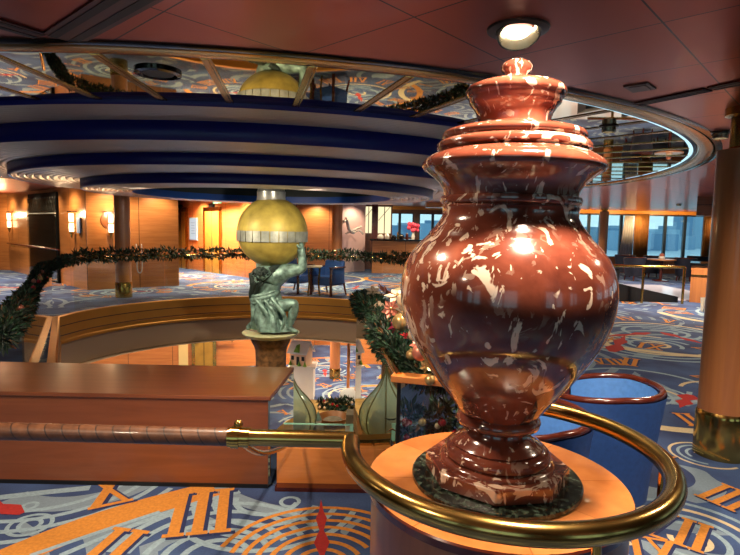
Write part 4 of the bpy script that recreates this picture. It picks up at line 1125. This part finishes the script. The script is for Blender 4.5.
# long handles of the panelled door by the column
x, y, ang = onwall(WE, WF, t_of_px(WE, WF, 138, 260), 0)
t = thing('door_pull', 'long looped steel door pull on the panelled wall beside the column', 'handle', (x, y, .3), ang)
MB().tube(catmull([(-.06, -.01, .75), (-.06, -.06, .7), (-.06, -.07, .3), (-.05, -.07, .12), (0, -.07, .06), (.05, -.07, .12), (.06, -.07, .3), (.06, -.06, .7), (.06, -.01, .75)], 5), .013, 8).build('bar', SILVER, t)

# ------------------------------------------------------------------ SEATING
def tub_chair(name, label, loc, rz, fabric=BLUE_F, inner=BLUE_IN, s=1.0, group=None):
    t = thing(name, label, 'chair', loc, rz, group)
    a0, a1 = R(-52), R(232); n = 48      # opening toward -y (front)
    def shell(rad0, rad1, z0, z1, mb, mi):
        vs = []; m = 10
        for j in range(m + 1):
            q = j / m; r = (rad0 + (rad1 - rad0) * q ** 1.2)
            for i in range(n + 1):
                a = a0 + (a1 - a0) * i / n
                dip = .03 * max(0, (abs((a - PI / 2)) - 1.15)) / .9
                vs.append((r * math.cos(a), r * math.sin(a), z0 + (z1 - dip - z0) * q))
        fs = [(j * (n + 1) + i, j * (n + 1) + i + 1, (j + 1) * (n + 1) + i + 1, (j + 1) * (n + 1) + i) for j in range(m) for i in range(n)]
        mb.add(vs, fs, mi); return vs[-(n + 1):]
    mo = MB(); top_o = shell(.235, .297, .15, .72, mo, 0); ob = mo.build('outer_shell', fabric, t, ang=80)
    mi_ = MB(); top_i = shell(.205, .252, .34, .72, mi_, 0); mi_.build('inner_back', inner, t, ang=80)
    mid = [((a[0] + b[0]) / 2, (a[1] + b[1]) / 2, a[2] + .008) for a, b in zip(top_o, top_i)]
    def end(k): return [(mid[k][0], mid[k][1] - .0, mid[k][2] - .06), (mid[k][0] * .96, mid[k][1] * .96, .36), (mid[k][0] * .86, mid[k][1] * .86, .2)]
    rim = MB().tube(end(0)[::-1] + mid + end(-1), .018, 10); rim.build('wooden_rim', W_RED, t)
    MB().lathe([(.001, .17), (.23, .17), (.235, .2), (.235, .30), (.001, .30)], 40).build('seat_base', fabric, t)
    MB().lathe([(.001, .30), (.2, .30), (.218, .33), (.215, .38), (.19, .405), (.001, .415)], 40).build('seat_cushion', inner, t)
    MB().tube([(.19 * math.cos(2 * PI * i / 40), .19 * math.sin(2 * PI * i / 40), .405) for i in range(40)], .006, 6, closed=True).build('piping', fabric, [c_ for c_ in t.children if c_.name.startswith('seat_cushion')][0])
    for x in (-.15, .15):
        for y in (-.15, .15):
            MB().tube([(x, y, .18), (x * 1.12, y * 1.12, 0)], [.024, .016], 8).build('leg', W_RED, t)
    return t
t0 = tub_chair('tub_chair', 'blue tub chair with mahogany rim standing clear between the urn and the column', (1.285, 2.86, 0), R(-118))
dup(t0, (.71, 2.38, 0), R(-95), 'blue tub chair half hidden behind the foot of the urn')
t0['group'] = 'blue tub chairs beside the urn'; 
for o in C.objects:
    if o.get('category') == 'chair': o['group'] = 'blue tub chairs beside the urn'
# far blue armchairs
def armchair(label, loc, rz):
    t = thing('armchair', label, 'chair', loc, rz, 'blue armchairs across the atrium')
    MB().box((0, 0, .33), (.52, .5, .2)).build('seat', BLUE_F, t, bevel=.03)
    MB().box((0, .23, .56), (.54, .1, .46), rot=Euler((-.12, 0, 0))).build('backrest', BLUE_F, t, bevel=.03)
    for s_ in (-1, 1):
        MB().box((s_ * .28, 0, .45), (.05, .46, .36)).build('side_panel', BLUE_F, t, bevel=.015)
        MB().box((s_ * .29, -.02, .645), (.065, .54, .035)).build('armrest', W_RED, t, bevel=.01)
        MB().box((s_ * .29, -.25, .32), (.05, .045, .64)).build('leg', W_RED, t, bevel=.005)
        MB().tube([(s_ * .27, .24, .28), (s_ * .28, .32, 0)], [.026, .018], 8).build('leg', W_RED, t)
    return t
q = G(327, 296)
a1 = armchair('blue armchair with wooden arms across the atrium, right of the small table', (q.x, 12.35, 0), R(-35))
q = P(303, 285, 12.6)
dup(a1, (q.x - .16, 12.75, 0), R(60), 'blue armchair half hidden behind the bronze statue, left of the small table')
q = P(314, 270, 12.1)
t = thing('side_table', 'small square pale table between the two far blue armchairs', 'table', (q.x, 12.12, 0))
MB().box((0, 0, .66), (.34, .34, .03)).build('table_top', CREAM, t, bevel=.004, smooth=False)
for x in (-.13, .13):
    MB().tube([(x, 0, .65), (x * .8, 0, .3), (x, 0, .0)], .022, 8).build('leg', BRASS, t)
# window seats
def at_floor(px, Y): return P(px, 240, Y).x
cs = ((636, 17.6, 200, 'leftmost navy tub chair at the far window table'), (655, 19.0, 170, 'middle navy tub chair behind the far window table'), (687, 17.8, 140, 'navy tub chair right of the far window table'), (699, 19.4, 120, 'navy tub chair furthest right by the far curtain'), (626, 19.2, 150, 'navy tub chair by the window behind the urn'))
n0 = None
for px, Y, ang, lab in cs:
    x = at_floor(px, Y)
    if n0 is None: n0 = tub_chair('tub_chair', lab, (x, Y, 0), R(ang), NAVY_F, NAVY_F, group='navy tub chairs by the far windows')
    else: dup(n0, (x, Y, 0), R(ang), lab)
for ch in [n0] + [o for o in C.objects if o.get('group') == 'navy tub chairs by the far windows']: ch.scale = (1.15, 1.15, 1.05)
def cafe_table(x, Y, lab):
    t = thing('cafe_table', lab, 'table', (x, Y, 0))
    MB().lathe([(.001, .68), (.42, .68), (.43, .7), (.42, .72), (.001, .72)], 32).build('table_top', W_COL, t)
    MB().lathe([(.25, 0), (.24, .03), (.05, .06), (.05, .68)], 24).build('pedestal', W_RED, t); return t
tx = at_floor(663, 17.7); cafe_table(tx, 17.7, 'round wooden cafe table among the navy chairs by the far window')
cd = MB(); 
t = thing('table_centrepiece', 'small cream and red centrepiece on the far window table', 'centrepiece', (tx, 17.7, .72))
MB().lathe([(.08, 0), (.1, .05), (.07, .09)], 14).build('bowl', SNOW, t); MB().ball((0, 0, .12), .08, 12, 8).build('flowers', B_ROSE, t)

# ------------------------------------------------------------------ RIGHT SIDE: RAILING, RAMP, COUNTER
q = G(682, 304); q2 = P(642, 306, q.y + .02)
t = thing('stage_railing', 'low brass railing in front of the black ramp, right of the urn', 'railing', (q.x, q.y, 0))
dx_ = q2.x - q.x
MB().tube([(dx_ * 2.6, .12, .82), (0, 0, .82)], .03, 10).build('rail', BRASS, t)
for k in (0, 1, 2.0): MB().tube([(dx_ * k, .05 * k, .82), (dx_ * k, .05 * k, 0)], .028, 10).build('post', BRASS, t)
rr = G(690, 300)
t = thing('stage_ramp', 'black sloping ramp panel behind the brass railing', 'ramp', (q.x, q.y + .25, 0))
m_ = MB(); xl = dx_ * 2.6
m_.add([(xl, 0, 0), (.05, 0, 0), (.05, 0, .13), (xl, 0, .60), (xl, .5, 0), (.05, .5, 0), (.05, .5, .13), (xl, .5, .60)], [(0, 1, 2, 3), (4, 7, 6, 5), (3, 2, 6, 7), (0, 4, 5, 1), (1, 5, 6, 2), (0, 3, 7, 4)])
m_.build('panel', BLACK, t, smooth=False)
m_ = MB().box((P(618, 290, q.y).x - q.x, -.08, .38), (.1, .14, .76)).build('end_block', BLACK, t, smooth=False)
o = MB().box(((6.1), 14.3, .009), (5.2, 3.6, .018)).build('floor_dance', plain('dance_floor', srgb(216, 216, 240), rough=.2, coat=.3), smooth=False, kind='structure')
q = G(689, 302)
t = thing('service_counter', 'wooden service counter with dark top at right, under the hanging panel', 'counter', (q.x, q.y, 0), R(-31))
MB().box((1.0, .45, .42), (2.0, .9, .84)).build('body', W_COL, t, smooth=False); MB().box((1.0, .44, .87), (2.06, .96, .06)).build('worktop', BLACKG, t, smooth=False)
MB().box((1.0, -.012, .62), (2.0, .02, .03)).build('trim_strip', GOLD_T, t, smooth=False)
t = thing('hanging_panel', 'dark wooden panel hanging from the ceiling above the service counter', 'panel', (q.x + .02, q.y + .0, 1.97), R(-31))
MB().box((1.0, .3, (H - 1.97) / 2), (2.0, .6, H - 1.97)).build('panel_box', W_DARK, t, smooth=False); MB().box((1.0, -.01, .24), (2.0, .02, .015)).build('groove', BLACK, t, smooth=False)
q = G(707, 312)
t = thing('wet_floor_sign', 'white and orange floor sign standing at the foot of the wooden column', 'sign', (q.x, q.y, 0))
MB().box((0, 0, .14), (.16, .02, .28), rot=Euler((.15, 0, 0))).build('front_board', WHITE, t, smooth=False); MB().box((0, .09, .14), (.16, .02, .28), rot=Euler((-.15, 0, 0))).build('rear_board', WHITE, t, smooth=False)
m_ = MB(); m_.add([(-.05, -.035, .03), (.05, -.035, .03), (0, -.018, .18), (-.05, -.03, .03), (.05, -.03, .03), (0, -.01, .18)], [(0, 1, 2), (3, 5, 4)]); m_.build('orange_triangle', ORANGE_P, t, smooth=False)
# curtains
def curtain(pa, pb, Y, label):
    a, b = at_floor(pa, Y), at_floor(pb, Y); t = MB(); n = 60; vs = []
    for zz in (.25, 2.28):
        for i in range(n + 1):
            x = a + (b - a) * i / n; vs.append((x, Y + .06 * math.sin(i * 1.1), zz))
    t.add(vs, [(i, i + 1, n + 2 + i, n + 1 + i) for i in range(n)])
    o = t.build('curtain', CURTAIN, None, solid=.012); tag(o, label, 'curtain', 'gold curtains at the far windows')
curtain(634, 648, 20.75, 'gold brown curtain left of the three-pane far window'); curtain(703, 719, 20.75, 'gold brown curtain right of the three-pane far window, near the column')
t = MB(); a, b = at_floor(620, 20.6), at_floor(633, 20.6); vs = []; n = 24
for zz, k in ((.7, 1), (2.2, .75)):
    for i in range(n + 1): vs.append((b + (a - b) * k * i / n, 20.6 + .04 * math.sin(i * 1.3), zz))
t.add(vs, [(i, i + 1, n + 2 + i, n + 1 + i) for i in range(n)])
o = t.build('sheer_curtain', plain('sheer', srgb(196, 196, 206), rough=.8), None, solid=.008); tag(o, 'pale sheer curtain drawn aside in the window beside the urn', 'curtain')

# ------------------------------------------------------------------ BAR AND SCULPTURE ACROSS THE ATRIUM
bx0, bx1 = at_floor(372, 18.6), at_floor(452, 18.6)
t = thing('bar_counter', 'long light wooden bar counter across the atrium, left of the urn', 'bar', (bx0, 18.6, 0))
MB().prism([(0, 0), (bx1 - bx0, 0), (bx1 - bx0, .7), (.15, .7), (0, .5)], 0, 1.12).build('front', W_WALL, t, smooth=False)
MB().box(((bx1 - bx0) / 2, .3, 1.15), (bx1 - bx0 + .15, .9, .06)).build('bar_top', BLACKG, t, smooth=False)
bo = t
random.seed(2)
for k, (px, h_, r_, m) in enumerate(((387, .2, .09, SILVER), (393.5, .14, .11, BLACKG), (401.5, .18, .09, BLACKG), (407, .22, .06, W_RED), (380.5, .16, .11, WHITE), (397.7, .26, .035, BRASS))):
    x = at_floor(px, 18.8)
    o = MB().lathe([(.001, 0), (r_ * .8, 0), (r_, h_ * .3), (r_ * .9, h_ * .7), (r_ * .35, h_), (.001, h_)], 16).build('bar_vessel', m); o.location = (x, 18.8, 1.18)
    tag(o, ['silver urn on the far bar top', 'low black vessel on the far bar top', 'taller black vessel on the far bar top', 'dark red bottle on the far bar top', 'white box-like vessel at left of the far bar top', 'thin brass bottle on the far bar top'][k], 'vessel', 'vessels on the far bar')
x = at_floor(413, 18.75)
t = thing('flower_vase', 'vase of bright pink flowers standing on the far bar', 'vase', (x, 18.75, 1.18))
MB().lathe([(.05, 0), (.07, .1), (.04, .2), (.05, .24)], 14).build('vase', WHITE, t)
for k in range(9):
    o = MB().ball((random.uniform(-.16, .16), random.uniform(-.1, .1), random.uniform(.3, .62)), .075, 10, 7).build('flower', PINK_P, t)
MB().tube([(0, 0, .2), (.02, 0, .5)], .02, 6).tube([(0, 0, .2), (-.08, 0, .45)], .015, 6).build('stem', PINE, t)
# lit screens behind the bar
for k, (pa, pb, lab) in enumerate(((364.5, 372, 'narrow pale yellow lit screen beside the lilac wall'), (377, 391, 'wide pale yellow lit screen behind the far bar'))):
    a, b = at_floor(pa, 20.2), at_floor(pb, 20.2)
    t = thing('lit_screen', lab, 'screen', ((a + b) / 2, 20.2, 0))
    MB().box((0, 0, 1.85), (b - a, .04, 1.0)).build('panel', PANEL_Y, t, smooth=False)
    f = MB()
    f.box((0, -.03, 1.33), (b - a + .08, .05, .06)).box((0, -.03, 2.37), (b - a + .08, .05, .06))
    for s_ in (-1, 1): f.box((s_ * (b - a) / 2, -.03, 1.2), (.05, .05, 2.4))
    f.box((0, -.03, 1.85), (.03, .03, 1.0)).box((0, -.03, 2.1), (.02, .02, .7), rot=Euler((0, .7, 0)))
    f.box((0, -.03, .66), (b - a, .06, 1.28)); f.build('frame', W_DARK, t, smooth=False)
o = MB().box((at_floor(374.5, 19.8), 19.8, 1.24), (.22, .2, 2.46)).build('wall_pier', W_RED, smooth=False, kind='structure')
# metal wall sculpture
x, y, ang = onwall((-1.2, 18.4), (-.2, 19.4), .55, 0); q = P(352, 231, 18.6)
t = thing('wall_sculpture', 'silver leaping metal wall sculpture on the lilac wall', 'sculpture', (q.x, 18.75, q.z - .1), R(30))
m_ = MB(); m_.tube(catmull([(-.4, -.08, .35), (-.3, -.14, .55), (-.2, -.12, .2), (-.05, -.14, .05), (.2, -.12, .12), (.38, -.1, .0)], 6), [.02] * 8 + [.06] * 12 + [.03] * 11, 8)
m_.tube(catmull([(-.3, -.1, .0), (-.1, -.14, .1), (.15, -.12, .2), (.3, -.1, .25)], 6), .035, 8); m_.tube([(-.05, 0, .06), (-.05, -.14, .06)], .03, 8)
m_.build('limbs', SILVER, t); MB().ball((-.38, -.14, .42), .06, 10, 8).build('head', SILVER, t)
# crossbeam over the bar
o = MB().box((3.2, 17.6, 2.36), (2.9, .5, .24)).build('trim_91', W_WALL, smooth=False, kind='structure')

# ------------------------------------------------------------------ CEILING FITTINGS
def downlight(x, y, label, r=.065, zc=H, lens=LAMP_W, tilt=True):
    t = thing('downlight', label, 'ceiling light', (x, y, zc), group='ceiling downlights')
    MB().lathe([(r * 1.75, 0), (r * 1.7, -.008), (r * 1.25, -.012), (r * 1.2, 0)], 32, cap=False).build('trim_ring', plain('downlight_bronze', srgb(60, 44, 36), rough=.3, metal=.6) if 'downlight_bronze' not in MATS else MATS['downlight_bronze'], t)
    MB().lathe([(r * 1.22, .0), (r * 1.2, -.05), (r * 1.08, -.052), (r * .75, -.012)], 32, cap=False).build('swivel_can', MATS['bronze_can'] if 'bronze_can' in MATS else plain('bronze_can', srgb(150, 140, 120), rough=.25, metal=.7), t)
    MB().lathe([(.001, -.02), (r * .72, -.02), (r * .74, -.012)], 24).build('lamp', lens, t)
    return t
q = G(518, 29, H)
downlight(q.x, q.y, 'large round swivel downlight in the copper ceiling above the urn', .075)
for ch in [c_ for c_ in C.objects if c_.parent and c_.parent.get('label', '').startswith('large round swivel')]:
    if not ch.name.startswith('trim_ring'): ch.rotation_euler = (-.45, 0, 0); ch.location = (0, 0, .012)
small = [(608, 127, 'small round downlight in the mirrored ceiling right of the urn lid'), ]
DL = [(.52, 1.2), (-1.6, .2), (2.9, 4.6), (2.4, 2.1), (-3.6, 2.0), (5.2, 7.6), (7.0, 11.0), (4.6, 12.6), (8.8, 15.6), (3.0, 16.6), (-.6, 14.9), (-3.2, 14.9), (-8.6, 10.2), (-7.2, 5.6), (-10.4, 13.4), (-.75, 1.75), (6.2, 18.6), (-5.4, 17.2), (-4.6, 16.2)]  # the one before the ledge is added to brighten the low plinth
nm = ['near the camera, right', 'near the camera, left', 'beside the ring, right of the urn', 'far to the right of the urn', 'far to the left of the ledge', 'right of the mirrored ring', 'above the black ramp', 'in front of the dance floor', 'above the service counter', 'before the far bar', 'above the far armchairs', 'behind the globe', 'over the left carpet', 'over the left garland', 'by the far left sconce', 'added in front of the ledge', 'by the navy chairs', 'by the lift lobby, far', 'by the lift lobby, near']
for (x, y), n_ in zip(DL, nm): downlight(x, y, 'small round ceiling downlight ' + n_, .05)
q = G(640, 87, H)
t = MB().box((0, 0, -.004), (.17, .13, .008)).box((0, 0, -.009), (.12, .09, .004)).build('ceiling_hatch', plain('hatch_bronze', srgb(104, 74, 66), rough=.35, metal=.5), smooth=False); t.location = (q.x, q.y, H); t.rotation_euler = (0, 0, R(47))
tag(t, 'small square grille plate in the ceiling right of the urn lid', 'ceiling plate')
def slot(pa, pb, w, label, n=3):
    a = G(*pa, H); b = G(*pb, H); d = b - a; L = d.length
    t = thing('slot_diffuser', label, 'air vent', ((a + b) / 2), math.atan2(d.y, d.x))
    MB().box((0, 0, -.004), (L, w, .008)).build('frame', plain('slot_frame', srgb(84, 42, 34), rough=.35, metal=.5) if 'slot_frame' not in MATS else MATS['slot_frame'], t, smooth=False)
    for k in range(n):
        MB().box((0, w * ((k + .5) / n - .5), -.0085), (L * .99, w / n * .45, .003)).build('slot', BLACK, t, smooth=False)
slot((62, 38), (146, -12), .17, 'long dark slot diffuser in the ceiling at top left', 2)
slot((-30, 14), (40, 35), .12, 'dark slot diffuser in the ceiling at the far left edge', 2)
slot((636, 104), (708, 89), .10, 'striped slot diffuser in the ceiling right of the mirrored ring', 3)
slot((712, 88), (770, 76), .10, 'dark slot diffuser in the ceiling by the wooden column', 2)
q = G(158, 72, MZ)
t = thing('ceiling_speaker', 'round black speaker grille in the mirrored ceiling at upper left', 'speaker', (q.x, q.y, MZ))
MB().lathe([(.13, 0), (.13, -.014), (.105, -.02), (.1, -.008), (.001, -.008)], 32, cap=False).build('ring', BLACKG, t); MB().lathe([(.001, -.012), (.085, -.012), (.09, -.006)], 28).build('grille', BLACK, t)
q = G(609, 126, MZ); downlight(q.x, q.y, 'small round lamp set in the mirrored ceiling right of the urn lid', .045, MZ)

# ------------------------------------------------------------------ OUTSIDE: RIVER AND CITY
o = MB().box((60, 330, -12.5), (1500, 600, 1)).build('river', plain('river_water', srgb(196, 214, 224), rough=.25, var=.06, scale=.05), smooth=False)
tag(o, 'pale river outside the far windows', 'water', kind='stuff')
HAZE = [plain('city_haze_%d' % k, srgb(*c), rough=.8) for k, c in enumerate(((124, 158, 184), (106, 142, 172), (140, 172, 194)))]  # distance haze mixed into the building colours
random.seed(12)
bl = [(628, 28, 46, 'low'), (655, 30, 40, 'broad hazy building at the left of the three-pane window'), (664, 18, 52, ''), (676, 26, 36, ''), (682, 9, 128, 'taller left twin tower outside the three-pane window'), (694, 9, 132, 'taller right twin tower outside the three-pane window'), (704, 24, 44, ''), (612, 26, 54, ''), (590, 30, 50, ''), (430, 40, 60, ''), (402, 36, 52, ''), (640, 30, 44, ''), (722, 30, 60, ''), (668, 22, 38, '')]
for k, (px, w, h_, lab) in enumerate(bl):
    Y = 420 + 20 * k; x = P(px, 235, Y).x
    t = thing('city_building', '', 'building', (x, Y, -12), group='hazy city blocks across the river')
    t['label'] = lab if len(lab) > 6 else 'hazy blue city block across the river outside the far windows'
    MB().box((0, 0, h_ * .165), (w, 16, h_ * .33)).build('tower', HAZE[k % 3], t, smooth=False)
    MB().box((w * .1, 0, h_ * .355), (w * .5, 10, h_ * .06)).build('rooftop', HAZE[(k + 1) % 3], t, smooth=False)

# ------------------------------------------------------------------ LIGHT
w = bpy.data.worlds.new('sky'); scene.world = w; w.use_nodes = True
bg = w.node_tree.nodes['Background']; bg.inputs[0].default_value = (.52, .82, 1.0, 1); bg.inputs[1].default_value = .8
def spot(x, y, z_, e, size=150, blend=.8, col=(1, .80, .58), rad=.06, tgt=None):
    l = bpy.data.lights.new('spot_beam', 'SPOT'); l.energy = e; l.spot_size = R(size); l.spot_blend = blend; l.color = col; l.shadow_soft_size = rad
    o = bpy.data.objects.new('spot_beam', l); C.objects.link(o); o.location = (x, y, z_)
    if tgt: o.rotation_euler = (Vector(tgt) - Vector((x, y, z_))).to_track_quat('-Z', 'Y').to_euler()
    return o
def point(x, y, z_, e, col=(1, .70, .38), rad=.08):
    l = bpy.data.lights.new('lamp_glow', 'POINT'); l.energy = e; l.color = col; l.shadow_soft_size = rad
    o = bpy.data.objects.new('lamp_glow', l); C.objects.link(o); o.location = (x, y, z_); return o
for (x, y) in DL:
    far = y > 9
    spot(x, y, H - .07, 390 if far else 90, rad=.08)
q = G(518, 29, H); spot(q.x, q.y, H - .08, 120, 120, rad=.05)
spot(.52, 1.2, H - .06, 60, 120, .6, (1, .86, .7), .06, (UX, UY, 1.0))
for (x, y, ang) in pts_l: point(x + .25 * math.sin(ang), y - .25 * math.cos(ang), 1.75, 14)
for (x, y) in ((-4.2, 13.4), (-2.4, 15.6), (.6, 14.6), (-6.5, 11.5), (-8.6, 12.6), (-.5, 18.2), (1.2, 11), (-3.5, 10.6)):
    spot(x, y, -1.02, 260, 160, rad=.1)
for (x, y, zz) in ((-.6, 6.5, 1.98), (-3.2, 6.9, 1.98)):
    spot(x, y, zz, 210, 100, rad=.06, tgt=(SX, SY, .3))  # spots without fixtures, added to light the statue
def wash(a, b, z_, e, step=1.3, off=.5):  # row of added spots, no fixtures, to brighten a wall
    L = (Vector(b) - Vector(a)).length; n = max(1, round(L / step))
    for k in range(n):
        x, y, ang = onwall(a, b, (k + .5) / n, off); x2, y2, _ = onwall(a, b, (k + .5) / n, 0)
        spot(x, y, z_, e, 130, .7, (1, .78, .50), .06, (x2, y2, z_ - 1.5))
wash(WB, WE, H - .05, 38); wash(WE, WF, H - .05, 42); wash(WF, (-6.95, 19.5), H - .05, 40, 2); wash(WG, WH_, H - .05, 110); wash((-2.62, 19.0), (-1.2, 19.0), H - .05, 70)
wash((-1.2, 18.4), (-.2, 19.4), H - .05, 45); wash(LW0, LW1, -1.02, 70); wash((-2.1, 20.6), (6, 20.6), -1.02, 80, 1.6); wash((bx0, 18.6), (bx1, 18.6), H - .05, 60, 1.2, .6)
for px in (590, 640, 690):
    x_ = P(px, 230, 19.5).x; spot(x_, 19.5, 2.2, 55, 120, col=(1, .62, .25), tgt=(x_, 20.75, 2.33))  # unseen warm spots added to make the valance look lit
for px in (590, 640, 680, 720): spot(P(px, 230, 20.4).x, 20.4, H - .05, 18, 140, col=(1, .66, .3))  # weaker warm spots added along the window wall
spot(-.8, 11.4, 1.98, 110, 130); spot(-3.4, 11.2, 1.98, 90, 130)  # fill spots added on the far side to brighten the armchairs
# ------------------------------------------------------------------ view
scene.view_settings.view_transform = 'Standard'; scene.view_settings.look = 'None'
scene.view_settings.exposure = 0.7; scene.view_settings.gamma = 1; scene.view_settings.use_curve_mapping = False
scene.cycles.max_bounces = 8; scene.cycles.glossy_bounces = 5; scene.cycles.transparent_max_bounces = 24
scene.cycles.caustics_reflective = False; scene.cycles.caustics_refractive = False
scene.cycles.sample_clamp_indirect = 6
